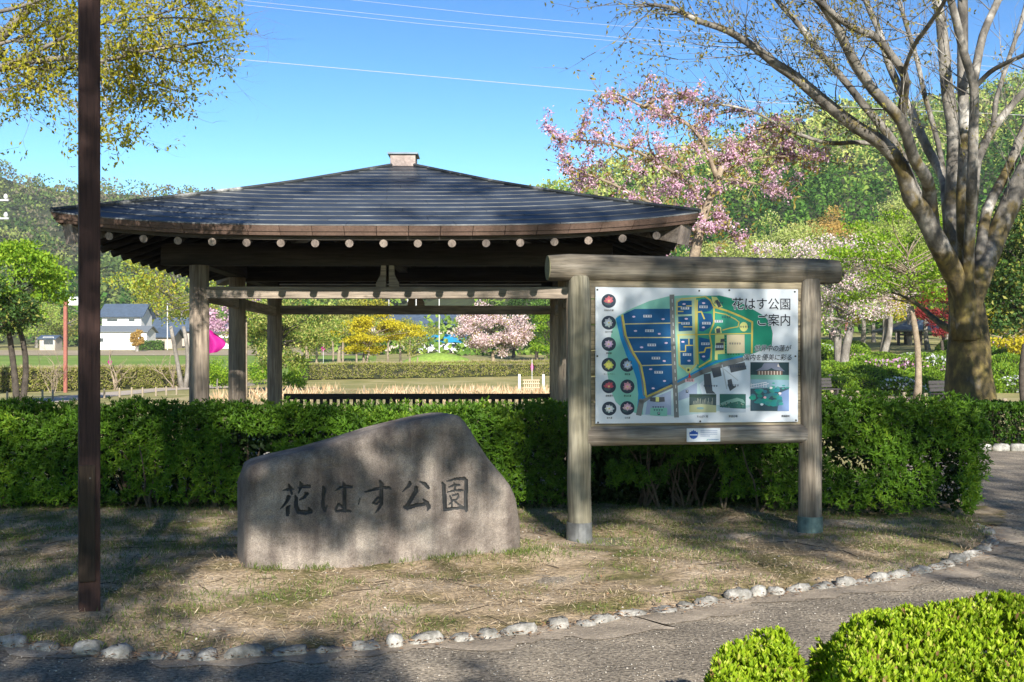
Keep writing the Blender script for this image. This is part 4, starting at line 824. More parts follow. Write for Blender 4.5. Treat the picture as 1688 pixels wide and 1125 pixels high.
# ================================================================ TREES
M_bark = mottled('grey_bark', [(.28, (.085, .075, .062)), (.5, (.20, .18, .155)), (.7, (.36, .335, .30))], 2.2, 24, .9, .6, .02, (1, 1, .5))
M_barkd = mottled('dark_bark', [(.3, (.035, .028, .022)), (.7, (.09, .075, .06))], 5, 30, .9, .6, .02)
M_barkt = mottled('tan_bark', [(.3, (.17, .13, .09)), (.7, (.36, .29, .21))], 4, 30, .9, .6, .02)
def lm(name, a, b, c, tr=.4): return leafm(name, [(0, a), (.5, b), (1, c)], tr, .55, .2)
LV = dict(
    spring=lm('spring_leaf', (.20, .30, .03), (.32, .42, .07), (.44, .50, .14)),
    fresh=lm('fresh_leaf', (.10, .21, .012), (.20, .34, .022), (.32, .44, .04)),
    pale=lm('pale_leaf', (.28, .36, .08), (.40, .46, .14), (.50, .52, .22)),
    gold=lm('golden_leaf', (.38, .32, .012), (.52, .46, .02), (.62, .52, .05)),
    orange=lm('orange_leaf', (.36, .22, .05), (.48, .32, .09), (.52, .38, .14)),
    camphor=lm('camphor_leaf', (.06, .14, .02), (.24, .32, .06), (.52, .48, .16)),
    olive=lm('olive_leaf', (.16, .19, .035), (.28, .30, .06), (.42, .40, .12)),
    dark=lm('dark_leaf', (.015, .04, .008), (.035, .08, .014), (.07, .13, .025), .2),
    cedar=lm('cedar_leaf', (.035, .09, .012), (.075, .155, .02), (.14, .23, .04), .2),
    red=lm('red_leaf', (.16, .015, .02), (.28, .03, .035), (.36, .07, .06)),
    pink=lm('blossom', (.48, .25, .38), (.62, .40, .53), (.76, .60, .69), .35),
    palepink=lm('pale_blossom', (.58, .40, .42), (.70, .56, .57), (.80, .72, .72), .35),
    bronze=lm('bronze_leaf', (.16, .11, .025), (.30, .24, .06), (.38, .36, .09)),
    sparse=lm('young_leaf', (.10, .10, .03), (.22, .20, .05), (.38, .32, .08)),
    yellowish=lm('yellow_green_leaf', (.22, .25, .02), (.38, .37, .035), (.54, .47, .07), .5))
def curve(a, b, bend, rs, n=5):
    a, b = Vector(a), Vector(b); o = Vector((rs.uniform(-1, 1), rs.uniform(-1, 1), rs.uniform(-.2, 1))) * bend * (b - a).length
    return [a.lerp(b, t) + o * (4 * t * (1 - t)) for t in np.linspace(0, 1, n)]
def crown_pts(rng, centers, rad, n, flatz=.7):
    c = centers[rng.integers(0, len(centers), n)]; g = rng.normal(size=(n, 3)); g = unit(g) * (rng.random((n, 1)) ** .45) * rad[rng.integers(0, 1, n)][:, None] if np.ndim(rad) else unit(g) * (rng.random((n, 1)) ** .45) * rad
    return c + g * np.array([1, 1, flatz])
def tree(name, label, base, H, crown_z, Rx, Rz, tr, lmat, nl, ls, seed=1, ncl=30, cr=None, bark=None, group=None, cat='tree', forks=1, flatz=.7, lw=.55, lean=(0, 0), second=None, rb=.25, Ry=None, limbs=True, droop=0., fill=.33, stems=None, up=.3):
    """trunk and limbs reaching every leaf clump; crown of separate leaves with gaps between clumps"""
    rng = np.random.default_rng(seed); rs = random.Random(seed); base = Vector(base); root = thing(name, label, cat, base, group=group)
    cc = np.array([lean[0], lean[1], crown_z]); Ry = Ry or Rx
    g = unit(rng.normal(size=(ncl, 3))) * (fill + (1 - fill) * rng.random((ncl, 1)) ** .5); C = cc + g * np.array([Rx, Ry, Rz])
    cr = cr or Rx * .34; C[:, 2] = np.maximum(C[:, 2], cr * .4 + .3)
    m = MB(); fork_z = max(.25 * H, crown_z - Rz * .95) if limbs else crown_z
    tops = []
    for f in range(forks):
        off = Vector((rs.uniform(-.5, .5), rs.uniform(-.5, .5), 0)) * (Rx * .35 if forks > 1 else .1); b0_ = Vector((off.x * .25, off.y * .25, -.1)) if forks > 1 else Vector((0, 0, -.1))
        top = Vector((lean[0] * .5 + off.x, lean[1] * .5 + off.y, fork_z)); pts = curve(b0_, top, .06, rs, 6); rr_ = tr / math.sqrt(forks)
        m.tube(pts, [rr_ * 1.35, rr_ * 1.05, rr_ * .95, rr_ * .9, rr_ * .85, rr_ * .75], 9, jit=.06, rng=rs); tops.append((pts[-1], rr_))
    if limbs:
        order = sorted(range(ncl), key=lambda i: (C[i] - cc)[2])
        for i in order:
            tp_, rr_ = tops[i % len(tops)]; e = Vector(C[i]); a = tp_.lerp(Vector((lean[0], lean[1], crown_z + Rz * .5)), max(0, min(.8, (e.z - tp_.z) / (Rz * 2.4)))) if e.z > tp_.z else tp_
            r0 = rr_ * rs.uniform(.15, .30); m.tube(curve(a, e, .12, rs, 5), [r0, r0 * .8, r0 * .6, r0 * .4, r0 * .18], 5)
            for _ in range(2): m.tube(curve(a.lerp(e, rs.uniform(.4, .8)), e + Vector((rs.uniform(-1, 1), rs.uniform(-1, 1), rs.uniform(-.4, .6))) * cr, .1, rs, 4), [r0 * .35, r0 * .28, r0 * .2, r0 * .08], 4)
    m.build('trunk', bark or M_bark, root, smooth=True)
    mats = [(lmat, 1.0)] if not second else [(lmat, 1 - rb), (second, rb)]
    for lm_, sh in mats:
        n = int(nl * sh); P = crown_pts(rng, C, cr, n, flatz); D = rdir(rng, n); D[:, 2] -= droop; N = rdir(rng, n) + np.array([0, 0, up])
        o = leaves('crown' if lm_ is lmat else 'young_leaves', lm_, P, D, N, rng.uniform(.7, 1.3, n) * ls, rng.uniform(.7, 1.3, n) * ls * lw, root); o['kind'] = 'stuff'
    return root
def at(px, py, d, z=None): q = P3(px, py, d); return (q.x, q.y, hv(q.x, q.y) - .05 if z is None else z)

# ---- the big tree at right: limbs traced from the photo, metres deep as well as wide
D0 = 23.5
def limb(m, pts, w0, w1, z0=0.0, z1=0.0, n=10, step=3, rooted=False):
    pw = []; k = len(pts)
    for i, (px, py) in enumerate(pts): t = i / (k - 1); pw.append(P3(px, py, D0 + (z0 + (z1 - z0) * t) * (min(1, i / 3) if rooted else 1)))
    out = []                                        # smooth
    for i in range(k - 1):
        p0, p1, p2, p3 = pw[max(i - 1, 0)], pw[i], pw[i + 1], pw[min(i + 2, k - 1)]
        for j in range(step):
            t = j / step; out.append(.5 * ((2 * p1) + (p2 - p0) * t + (2 * p0 - 5 * p1 + 4 * p2 - p3) * t * t + (3 * p1 - p0 - 3 * p2 + p3) * t ** 3))
    out.append(pw[-1]); L_ = len(out); rad = [(w0 + (w1 - w0) * (i / (L_ - 1)) ** .8) / 2 * D0 / F for i in range(L_)]
    m.tube(out, rad, n, jit=.04); return out, rad
def big_bark():
    m, nt, b, _ = base_mat('mossy_zelkova_bark'); v = coords(nt, (1, 1, .6)); f = noise(nt, v, 2.4, 7, .65)
    c = ramp(nt, f, [(.32, (.045, .04, .034)), (.46, (.12, .108, .092)), (.58, (.25, .23, .20)), (.70, (.50, .48, .44))])
    vo = nt.nodes.new('ShaderNodeTexVoronoi'); vo.inputs['Scale'].default_value = 9; nt.links.new(coords(nt, (1, 1, 1)), vo.inputs['Vector'])
    c = mixc(nt, 1.0, c, ramp(nt, vo.outputs['Distance'], [(.05, (1.35, 1.35, 1.3)), (.3, (.95, .95, .95))]), 'MULTIPLY')
    tc = nt.nodes.new('ShaderNodeTexCoord'); sp = nt.nodes.new('ShaderNodeSeparateXYZ'); nt.links.new(tc.outputs['Object'], sp.inputs[0])
    low = nt.nodes.new('ShaderNodeMapRange'); low.inputs[1].default_value = 7.5; low.inputs[2].default_value = 1.5; nt.links.new(sp.outputs[2], low.inputs[0])
    ad = nt.nodes.new('ShaderNodeMath'); ad.operation = 'MULTIPLY_ADD'; ad.inputs[1].default_value = .34; nt.links.new(low.outputs[0], ad.inputs[0]); nt.links.new(noise(nt, coords(nt, (1, 1, .7)), 1.6, 6, .6), ad.inputs[2])
    c = mixc(nt, ramp(nt, ad.outputs[0], [(.62, (0, 0, 0)), (.72, (1, 1, 1))]), c, ramp(nt, noise(nt, v, 6, 4), [(.3, (.035, .027, .013)), (.5, (.085, .063, .022)), (.7, (.19, .145, .04))]))
    nt.links.new(c, b.inputs['Base Color']); b.inputs['Roughness'].default_value = .9
    bump(nt, b, noise(nt, v, 12, 5, .7), .7, .03); return m
M_big = big_bark()
bigO = gz(1600, HZ + EYE * F / D0); big = thing('zelkova_tree', 'huge mossy grey tree forking into many bare limbs at the right edge', 'tree', bigO)
m = MB(); random.seed(9); TW = []
limb(m, [(1602, 735), (1601, 690), (1598, 640), (1597, 590), (1596, 530), (1594, 500), (1594, 475), (1594, 455)], 100, 40, 0, .5, n=18)
LB = [
 ([(1590, 490), (1566, 440), (1545, 400), (1520, 350), (1502, 325), (1484, 273), (1452, 235), (1414, 211), (1361, 170), (1309, 126), (1279, 106), (1245, 79), (1199, 51), (1152, 35), (1110, 14), (1070, 8)], 52, 5, 0, -3.5),
 ([(1455, 238), (1414, 235), (1367, 236), (1323, 224), (1294, 212), (1250, 188), (1205, 175), (1161, 170), (1100, 160)], 11, 2, -1.0, -2),
 ([(1540, 395), (1532, 320), (1526, 293), (1505, 258), (1485, 199), (1438, 147), (1402, 91), (1376, 38), (1347, -4)], 30, 13, -.3, -4),
 ([(1515, 330), (1492, 275), (1482, 250), (1455, 211), (1426, 176), (1391, 132), (1347, 82), (1317, 41), (1288, 9), (1260, -30)], 24, 8, 0, -1),
 ([(1485, 199), (1490, 160), (1490, 123), (1449, 67), (1420, 52), (1397, 41), (1347, 0), (1320, -25)], 20, 8, -1, -4.5),
 ([(1488, 125), (1505, 79), (1529, 44), (1555, 6), (1565, -20)], 9, 6, -2, -5),
 ([(1568, 420), (1562, 340), (1555, 293), (1531, 249), (1505, 191), (1467, 111), (1452, 59), (1429, 6), (1420, -20)], 30, 11, .6, 3),
 ([(1556, 290), (1546, 235), (1526, 164), (1511, 97), (1493, 38), (1479, -10)], 13, 9, 1.5, 3.5),
 ([(1590, 480), (1575, 400), (1570, 323), (1573, 229), (1561, 147), (1555, 73), (1549, 23), (1538, -20)], 44, 17, .3, 1),
 ([(1592, 460), (1588, 380), (1587, 317), (1590, 235), (1587, 117), (1587, -10)], 34, 18, -.3, -.5),
 ([(1596, 440), (1600, 360), (1602, 308), (1605, 205), (1605, 141), (1587, 82), (1575, 29), (1562, -20)], 26, 12, -.8, -2.5),
 ([(1605, 147), (1631, 120), (1661, 103), (1688, 91), (1730, 70)], 11, 6, -1.5, -3),
 ([(1600, 370), (1606, 300), (1612, 262), (1634, 217), (1661, 182), (1688, 152), (1740, 110)], 24, 13, .3, 1.5),
 ([(1636, 214), (1640, 185), (1643, 161), (1666, 88), (1684, 35), (1695, -10)], 12, 8, 1, 1.5),
 ([(1606, 130), (1620, 59), (1643, 6), (1655, -25)], 17, 13, -1, 0),
 ([(1600, 500), (1622, 440), (1640, 395), (1668, 330), (1688, 285), (1730, 210)], 52, 36, .2, .8),
 ([(1615, 430), (1628, 345), (1661, 282), (1688, 215), (1720, 150)], 26, 18, .6, 1.5),
 ([(1608, 560), (1570, 545), (1545, 530), (1520, 508), (1495, 492), (1470, 482)], 22, 3, 1, 3)]
LIMBS = []
for pts, w0, w1, a, b in LB:
    if pts[0][1] > 390 and pts[0][0] > 1560 and pts[-1][1] < 400: pts = [(1594 + (pts[0][0] - 1594) * .5, 560)] + pts
    LIMBS.append(limb(m, pts, w0 * .80, w1 * .85, a, b, rooted=pts[0][1] == 560))
for pts, w0, w1, a, b in LB:                       # limbs run on above and beyond the frame
    if w1 >= 8 and (pts[-1][1] < 5 or pts[-1][0] > 1690):
        (xa, ya), (xb, yb) = pts[-2], pts[-1]; l_ = math.hypot(xb - xa, yb - ya); ux, uy = (xb - xa) / l_, (yb - ya) / l_; k_ = 60 + w1 * 9
        LIMBS.append(limb(m, [(xb - ux * 8, yb - uy * 8), (xb + ux * k_ * .5 + 10, yb + uy * k_ * .5), (xb + ux * k_, yb + uy * k_ - 20)], w1 * .85, 2, b, b + .4))
def twig(m, p, d, L, r, rs, depth, tips):
    pts = [p]; dd = d.copy(); n = 4
    for i in range(n): dd = (dd + Vector((rs.uniform(-1, 1), rs.uniform(-1, 1), rs.uniform(-.8, 1))) * .22).normalized(); pts.append(pts[-1] + dd * L / n)
    m.tube(pts, [r * (1 - .2 * i) for i in range(n + 1)], 4, caps=False); tips.append((pts[-1], dd)); tips.append((pts[2], dd))
    if depth:
        for k in range(rs.choice((1, 2, 2, 3))):
            i = rs.randint(1, n); q = (dd + Vector((rs.uniform(-1, 1), rs.uniform(-1, 1), rs.uniform(-.5, .9))) * .9).normalized(); twig(m, pts[i], q, L * rs.uniform(.5, .8), r * .55, rs, depth - 1, tips)
rs = random.Random(21); tips = []
for li, (pts, rad) in enumerate(LIMBS):
    n_ = len(pts)
    for i in range(n_ // 3, n_):
        t = i / n_; cnt = (2 if t > .5 else 1) if li < 8 else (1 if t > .45 else 0)
        for _ in range(cnt):
            if rs.random() < .8:
                tan = (pts[min(i + 1, n_ - 1)] - pts[i - 1]).normalized(); d = (tan * .7 + Vector((rs.uniform(-1, .5), rs.uniform(-1, 1), rs.uniform(-.5, .9))) * .8).normalized()
                twig(m, pts[i], d, rs.uniform(.6, 1.7), min(rad[i] * .4, .014), rs, 2, tips)
for v_ in range(len(m.v)): q = m.v[v_]; m.v[v_] = (q[0] - bigO.x, q[1] - bigO.y, q[2] - bigO.z)
m.build('trunk', M_big, big, smooth=True)
def spray(name, mat, tips, per, ll, spread, par, O, seed, droop=.5, fine=False, keep=None):
    rng = np.random.default_rng(seed); T = np.array([tuple(t[0]) for t in tips]); D = np.array([tuple(t[1]) for t in tips])
    if keep is not None: k_ = keep(T, rng); T, D = T[k_], D[k_]
    n = len(T) * per; P = np.repeat(T, per, 0) + rdir(rng, n) * rng.random((n, 1)) * spread - np.repeat(D, per, 0) * rng.random((n, 1)) * spread * 1.5
    d = rdir(rng, n); d[:, 2] -= droop; N = rdir(rng, n) + np.array([0, -.3, .5])
    o = leaves(name, mat, P - np.array(O), d, N, rng.uniform(.7, 1.3, n) * ll, rng.uniform(.38, .55, n) * ll, par, fine); o['kind'] = 'stuff'; return o
spray('crown', LV['sparse'], tips, 3, .085, .2, big, bigO, 22, keep=lambda T, r: r.random(len(T)) < np.where(T[:, 0] < 7.2, .62, .18))
print('big tips', len(tips))

# ---- pink cherry behind the pavilion
D0 = 22.0; chO = Vector((P3(1135, 600, D0).x, D0, 0)); ch = thing('cherry_tree', 'pink double blossom cherry with bronze leaves rising behind the right end of the pavilion roof', 'tree', chO)
m = MB(); tips = []; rs = random.Random(31); LIMBS = []
CB = [([(1122, 745), (1128, 600), (1135, 470), (1148, 410), (1158, 363), (1181, 300), (1190, 275)], 26, 10, 0, 0), ([(1183, 298), (1161, 239), (1136, 207), (1104, 191), (1059, 175), (1017, 156), (990, 158)], 9, 2, 0, -1.2), ([(1190, 278), (1219, 242), (1257, 210), (1290, 228), (1330, 255), (1385, 271)], 8, 2, 0, .8),
      ([(1158, 365), (1145, 315), (1104, 280), (1072, 248), (1068, 205)], 8, 2, 0, -1), ([(1110, 285), (1053, 251), (1008, 239), (969, 232), (937, 229)], 6, 2, -.6, -1.6), ([(1150, 385), (1110, 355), (1072, 335), (1008, 303), (957, 283), (931, 267)], 8, 2, 0, -1.5), ([(1188, 282), (1248, 261), (1296, 258), (1340, 255)], 6, 2, 0, 1),
      ([(1160, 365), (1190, 350), (1200, 383), (1215, 392)], 5, 2, 0, -.5), ([(1152, 400), (1120, 395), (1080, 375), (1040, 345)], 5, 2, 0, .5), ([(1185, 295), (1230, 300), (1270, 310), (1300, 325)], 5, 2, 0, 1), ([(1061, 176), (1090, 160), (1130, 160), (1170, 180)], 4, 2, -1, 0), ([(1140, 210), (1180, 190), (1230, 180)], 5, 2, 0, .5)]
for c_ in CB: LIMBS.append(limb(m, c_[0], c_[1], c_[2], c_[3], c_[4], 8))
for li, (pts, rad) in enumerate(LIMBS):
    n_ = len(pts)
    for i in range(n_ // 2 if li == 0 else 2, n_):
        if li == 0 and i < n_ * .75: continue
        for _ in range(2):
            d = (Vector((rs.uniform(-1, 1), rs.uniform(-1, 1), rs.uniform(-.7, .8)))).normalized(); twig(m, pts[i], d, rs.uniform(.3, .75), min(rad[i] * .5, .012), rs, 1, tips)
for v_ in range(len(m.v)): q = m.v[v_]; m.v[v_] = (q[0] - chO.x, q[1] - chO.y, q[2] - chO.z)
m.build('trunk', M_barkt, ch, smooth=True)
rngc = np.random.default_rng(33); kp_ = [t for t in tips if rngc.random() < .31 and t[0].z < 6.9]; print('cherry tips', len(kp_))
spray('blossom', LV['pink'], kp_, 36, .062, .12, ch, chO, 34, .3); spray('crown', LV['bronze'], tips, 2, .10, .2, ch, chO, 35, .5)

# ---- tree whose trunk stands outside the frame at left: boughs reaching in
D0 = 10.0; ltO = Vector((-7.6, 10.6, 0)); lt = thing('zelkova_tree', 'yellow green young leaved boughs hanging in from the upper left corner', 'tree', ltO)
m = MB(); tips = []; rs = random.Random(41); LIMBS = []
m.tube([(-7.6, 10.6, -.1), (-7.5, 10.6, 1.2), (-7.35, 10.5, 2.6), (-7.0, 10.4, 3.9), (-6.6, 10.3, 5.2), (-6.5, 10.3, 7)], [.30, .24, .21, .19, .15, .08], 12)
TB = [([(-420, 300), (-200, 190), (-20, 78), (30, 32), (75, -12), (130, -60)], 30, 8, .5, 0), ([(-360, 200), (-150, 150), (0, 112), (60, 100), (130, 95), (170, 100), (230, 86), (300, 76), (380, 62)], 18, 2.5, .4, -.5), ([(-120, 130), (-20, 115), (70, 112), (130, 115), (180, 118), (240, 135), (290, 150)], 9, 2, .4, .6),
      ([(0, 112), (50, 90), (110, 60), (160, 40), (230, 30), (300, 12), (330, -10)], 8, 2, .2, -1), ([(20, 112), (60, 140), (105, 158), (128, 185), (140, 215)], 5, 1.5, .2, .2), ([(170, 100), (225, 90), (240, 40), (262, 10), (280, -15)], 6, 2, 0, .4), ([(180, 118), (215, 165), (250, 165), (290, 172)], 4, 1.5, .3, .5), ([(160, 110), (176, 170), (190, 205), (212, 235)], 4, 1.5, .3, .3),
      ([(-20, 78), (40, 60), (90, 30), (130, 20), (180, 0)], 7, 2, 0, .8), ([(-100, 40), (20, 15), (80, -5), (160, -30)], 9, 3, 0, -.6), ([(230, 86), (280, 100), (330, 105), (365, 108)], 4, 1.5, 0, .2), ([(240, 60), (300, 50), (350, 45), (400, 40)], 4, 1.5, 0, .4), ([(-60, 130), (0, 150), (30, 140), (60, 150)], 5, 2, 0, .4), ([(250, 30), (310, 30), (370, 40)], 4, 1.5, -.6, -.8)]
for c_ in TB: LIMBS.append(limb(m, c_[0], c_[1], c_[2], c_[3], c_[4], 7))
for li, (pts, rad) in enumerate(LIMBS):
    n_ = len(pts)
    for i in range(2, n_):
        if pts[i].x < -5.6: continue
        for _ in range(3):
            d = (Vector((rs.uniform(-.6, 1), rs.uniform(-1, 1), rs.uniform(-.6, .55)))).normalized(); twig(m, pts[i], d, rs.uniform(.2, .5), min(rad[i] * .4, .006), rs, 2, tips)
for v_ in range(len(m.v)): q = m.v[v_]; m.v[v_] = (q[0] - ltO.x, q[1] - ltO.y, q[2] - ltO.z)
m.build('trunk', M_bark, lt, smooth=True); print('left tips', len(tips))
spray('crown', LV['yellowish'], tips, 5, .048, .09, lt, ltO, 44, .6, keep=lambda T, r: (r.random(len(T)) < .42) & (CX + T[:, 0] / T[:, 1] * F < 378 + 26 * r.normal(size=len(T)) - .12 * (HZ - (T[:, 2] - EYE) / T[:, 1] * F - 90)))

ORD = ['leftmost', 'second from the left', 'third from the left', 'fourth from the left', 'fifth from the left', 'sixth from the left', 'seventh from the left', 'eighth from the left', 'ninth from the left', 'tenth from the left', 'eleventh from the left', 'twelfth from the left', 'thirteenth from the left', 'fourteenth from the left', 'fifteenth from the left', 'sixteenth from the left', 'seventeenth from the left', 'eighteenth from the left']
# ================================================================ MIDDLE DISTANCE, LEFT AND CENTRE
tree('maple_tree', 'small bright green maple with two dark trunks left of the red lamp post', at(34, 672, 41), 6.2, 4.5, 1.9, 1.6, .16, LV['fresh'], 7000, .15, 101, 30, .62, M_barkd, forks=2, lean=(-.1, 0), flatz=.45)
tree('evergreen_tree', 'dark dense evergreen at the left edge overlapping the bright maple', at(-6, 672, 39.5), 4.6, 3.6, 1.45, 1.0, .12, LV['dark'], 5500, .14, 102, 26, .5, M_barkd, second=LV['olive'], rb=.12)
def lamp(name, label, px, py_b, py_t, d, side):
    b = P3(px, py_b, d); H = (py_b - py_t) / F * d; r = thing(name, label, 'lamp post', (b.x, b.y, b.z - .05))
    mr = flat('red_brown_pole', (.26, .085, .06), .6); mw = flat('lamp_white', (.80, .82, .84), .3, vary=.03); mg = flat('lamp_frame_grey', (.30, .33, .37), .4)
    mb = MB(); mb.box((0, 0, H / 2), (.17, .17, H)); mb.build('pole', mr, r, bevel=.015)
    mb = MB(); mb.box((side * .48, 0, H - .12), (.50, .42, .42)); hd = mb.build('lamp_head', mw, r, bevel=.02)
    mb = MB(); mb.box((side * .765, 0, H - .12), (.07, .40, .40)); mb.build('lamp_frame', mg, hd); mb = MB(); mb.box((side * .48, 0, H + .107), (.55, .47, .03)); mb.build('lamp_cap', mg, hd)
    mb = MB(); mb.box((side * .158, 0, H - .12), (.14, .08, .08)); mb.build('bracket', mr, r); return r
lamp('lamp_post', 'red brown lamp post with white box lamp beside the square post at left', 108, 647, 492, 59, 1)
lamp('lamp_post', 'red brown lamp post with white box lamp under pink blossom right of the map board', 1395, 606, 484, 74, -1)
def box_hedge(name, label, a, b, dep, h, mat, n, ls, seed, second=None, group=None, bare=0.0):
    """clipped hedge between two ground points, front face towards the camera"""
    rng = np.random.default_rng(seed); a, b = np.array(a), np.array(b); L = np.hypot(*(b - a)); c = (a + b) / 2; root = thing(name, label, 'hedge', (c[0], c[1], hv(*c)), group=group); t = rng.random(n); s = rng.random(n)
    q = a + (b - a) * t[:, None]; nrm = np.array([-(b - a)[1], (b - a)[0]]) / L; top = rng.random(n) < .3
    off = np.where(top, rng.random(n) * dep, rng.random(n) ** 2 * .3); z = np.where(top, h, .05 + s * (h - .05)) + rng.normal(0, .03, n) + (vnoise(t * L, s, 1.2, seed) - .5) * .15
    P = np.c_[q + nrm * off[:, None], z + hgt(q[:, 0], q[:, 1])] - np.array([c[0], c[1], hv(*c)]); k_ = ~((vnoise(t * L, s * 3, 1.6, seed + 1) > .78) & ~top); P = P[k_]; n = len(P)
    D = rdir(rng, n) + np.array([0, 0, bare]); o = leaves('foliage', mat, P, D, rdir(rng, n) + np.array([0, -.6, .5]), rng.uniform(.7, 1.3, n) * ls, rng.uniform(.3, .55, n) * ls, root); o['kind'] = 'stuff'
    if second: m_ = n // 3; o = leaves('twigs', second, P[:m_], rdir(rng, m_) + np.array([0, 0, 1.2]), rdir(rng, m_), ls * 2.2, ls * .14, root); o['kind'] = 'stuff'
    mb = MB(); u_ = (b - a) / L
    mb.box((nrm[0] * dep / 2, nrm[1] * dep / 2, h / 2 - .06), (L * .98, dep * .72, h - .12), Matrix.Rotation(math.atan2(u_[1], u_[0]), 3, 'Z')); mb.build('shade_core', mottled('hedge_shade_core', [(.3, (.012, .016, .006)), (.7, (.035, .04, .015))], 4, 20), root)  # solid near-black block, the shade inside the hedge given as colour
    return root
L_twig = leafm('dry_twig', [(0, (.25, .20, .12)), (1, (.44, .36, .24))], .1, .8, .1)
box_hedge('clipped_hedge', 'yellow green clipped hedge beyond the park path behind the lamp post at left', gg(-60, 650), gg(340, 636), .9, 1.25, LV['olive'], 15000, .12, 111, L_twig)
box_hedge('clipped_hedge', 'half bare tan clipped hedge seen between the pavilion columns behind the cherry', gg(480, 628), gg(960, 619), 1.0, 1.1, LV['olive'], 14000, .13, 112, L_twig, bare=.8)
box_hedge('clipped_hedge', 'small dark hedge block with bright top left of the golden maple', gg(474, 628), gg(508, 628), 1.4, 1.5, LV['fresh'], 1500, .12, 113)
for px, py, d, r_, lab in ((358, 632, 66, .95, 'rounded bright shrub behind the left front column of the pavilion'), (476, 633, 64, .75, 'small lime cube shaped shrub between the left and rear columns'), (380, 600, 72, .9, 'tall grassy green clump behind the middle column of the pavilion'), (360, 612, 74, 1.3, 'broad dome shaped green shrub under the magenta flag'), (430, 612, 74, 1.1, 'feathery dark green shrub at the foot of the two tone evergreen')):
    tree('shrub', lab, at(px, py, d), 1, r_ * .7, r_, r_ * .7, .05, LV['fresh'] if d != 72 else LV['olive'], 1300, .15, int(px), 12, r_ * .5, cat='shrub', limbs=False)
# bare shrubs and thin trees by the left path
def bare_shrub(label, px, py, d, h, n, sp, mat, group=None, r0=.025):
    b = at(px, py, d); root = thing('bare_shrub', label, 'shrub', b, group=group); m = MB(); rs = random.Random(int(px)); tp_ = []
    for i in range(n): a = Vector((rs.uniform(-.12, .12), rs.uniform(-.1, .1), 0)); d_ = Vector((rs.uniform(-sp, sp), rs.uniform(-sp, sp), 1)).normalized(); twig(m, a, d_, h * rs.uniform(.6, .85), r0, rs, 2, tp_)
    m.build('stems', mat, root); return root
bare_shrub('leafless pale many stemmed shrub left of the red lamp post', 87, 647, 58, 2.0, 10, .35, M_barkt)
bare_shrub('leafless shrub with curved trunk before the white farmhouse', 190, 636, 64, 2.6, 3, .5, M_barkt, r0=.07)
bare_shrub('leafless slim shrub beside the mossy bare trunk left of the pavilion column', 285, 630, 68, 2.4, 3, .4, M_barkt, r0=.05)
tree('zelkova_tree', 'tall mossy tree with thin yellow green leaves left of the front left column', at(303, 628, 69), 9, 6.4, 3.4, 2.7, .20, LV['spring'], 3400, .2, 121, 34, .9, M_bark, lean=(-.7, 0), flatz=.6, forks=2, second=LV['yellowish'], rb=.5)
tree('evergreen_tree', 'two tone green and cream leaved evergreen behind the left columns', at(455, 640, 60), 5, 3.2, 2.9, 1.75, .15, LV['camphor'], 10000, .16, 122, 42, .75, M_barkd, lean=(.4, 0))
tree('evergreen_tree', 'slim tan trunk forking beside the middle column of the pavilion', at(405, 655, 51), 5.2, 4.2, .9, .5, .08, LV['camphor'], 500, .14, 126, 6, .4, M_barkt)
tree('maple_tree', 'golden yellow maple with layered crown seen through the pavilion', at(604, 622, 84), 4.6, 3.3, 3.4, 1.5, .16, LV['gold'], 9000, .17, 123, 40, .8, M_barkt, forks=2, flatz=.32, lean=(.8, 0))
tree('young_tree', 'thin grey green young tree right of the golden maple', at(688, 600, 96), 4, 2.8, 1.9, 1.6, .07, LV['olive'], 1500, .16, 124, 18, .6, M_barkt)
tree('cherry_tree', 'round pale pink blossoming cherry seen through the middle of the pavilion', at(811, 621, 86), 5.4, 3.7, 3.0, 1.9, .15, LV['palepink'], 11000, .17, 125, 50, .66, M_barkt, second=LV['bronze'], rb=.16, flatz=.7)
tree('fir_tree', 'layered light green conifer at the right rear column of the pavilion', at(903, 602, 98), 5, 3.3, 1.7, 2.6, .1, LV['fresh'], 4200, .2, 127, 30, .7, M_barkd, flatz=.4)
tree('cherry_tree', 'pink cherry partly hidden behind the left columns of the pavilion', at(385, 600, 92), 6, 4.9, 2.7, 2.0, .14, LV['pink'], 5000, .2, 128, 30, .75, M_barkt)
for i, (px, py, d, rx, z, lv, nm, lab) in enumerate(((885, 590, 128, 3.4, 4.3, 'dark', 'evergreen_tree', 'nearest of the dark green trees beyond the pavilion right of the pink cherry'), (846, 588, 140, 2.6, 4.2, 'dark', 'evergreen_tree', 'dark green tree just beside the top of the round pink cherry'), (925, 590, 125, 3, 4.6, 'cedar', 'evergreen_tree', 'mid green bushy tree behind the layered conifer'), (560, 590, 120, 3.6, 4.6, 'olive', 'bare_tree', 'grey twiggy olive tree behind the golden maple'), (505, 590, 118, 3.4, 4.4, 'olive', 'bare_tree', 'olive leaved tree behind the two tone evergreen'), (610, 582, 150, 3, 4.4, 'yellowish', 'bare_tree', 'yellowish thin tree far behind the golden maple'))):
    tree(nm, lab, at(px, py, d), 7, z, rx, 3.0, .2, LV[lv], 4200, .3, 140 + i, 26, 1.1, M_barkt if lv != 'dark' else M_barkd)
# row of slender trunks in the shade beyond the half bare hedge
for i, px in enumerate((432, 470, 488, 505, 520, 548, 566, 588, 640, 660, 675)):
    tree('young_tree', 'pale slender tree, %s in the row beyond the half bare hedge' % ORD[i], at(px, 600, 100 + (i % 3) * 4), 4, 3.6, 1.3, 1.0, .10, LV['olive' if i % 2 else 'spring'], 520, .2, 160 + i, 8, .6, M_barkt, group='slender trees beyond the half bare hedge')
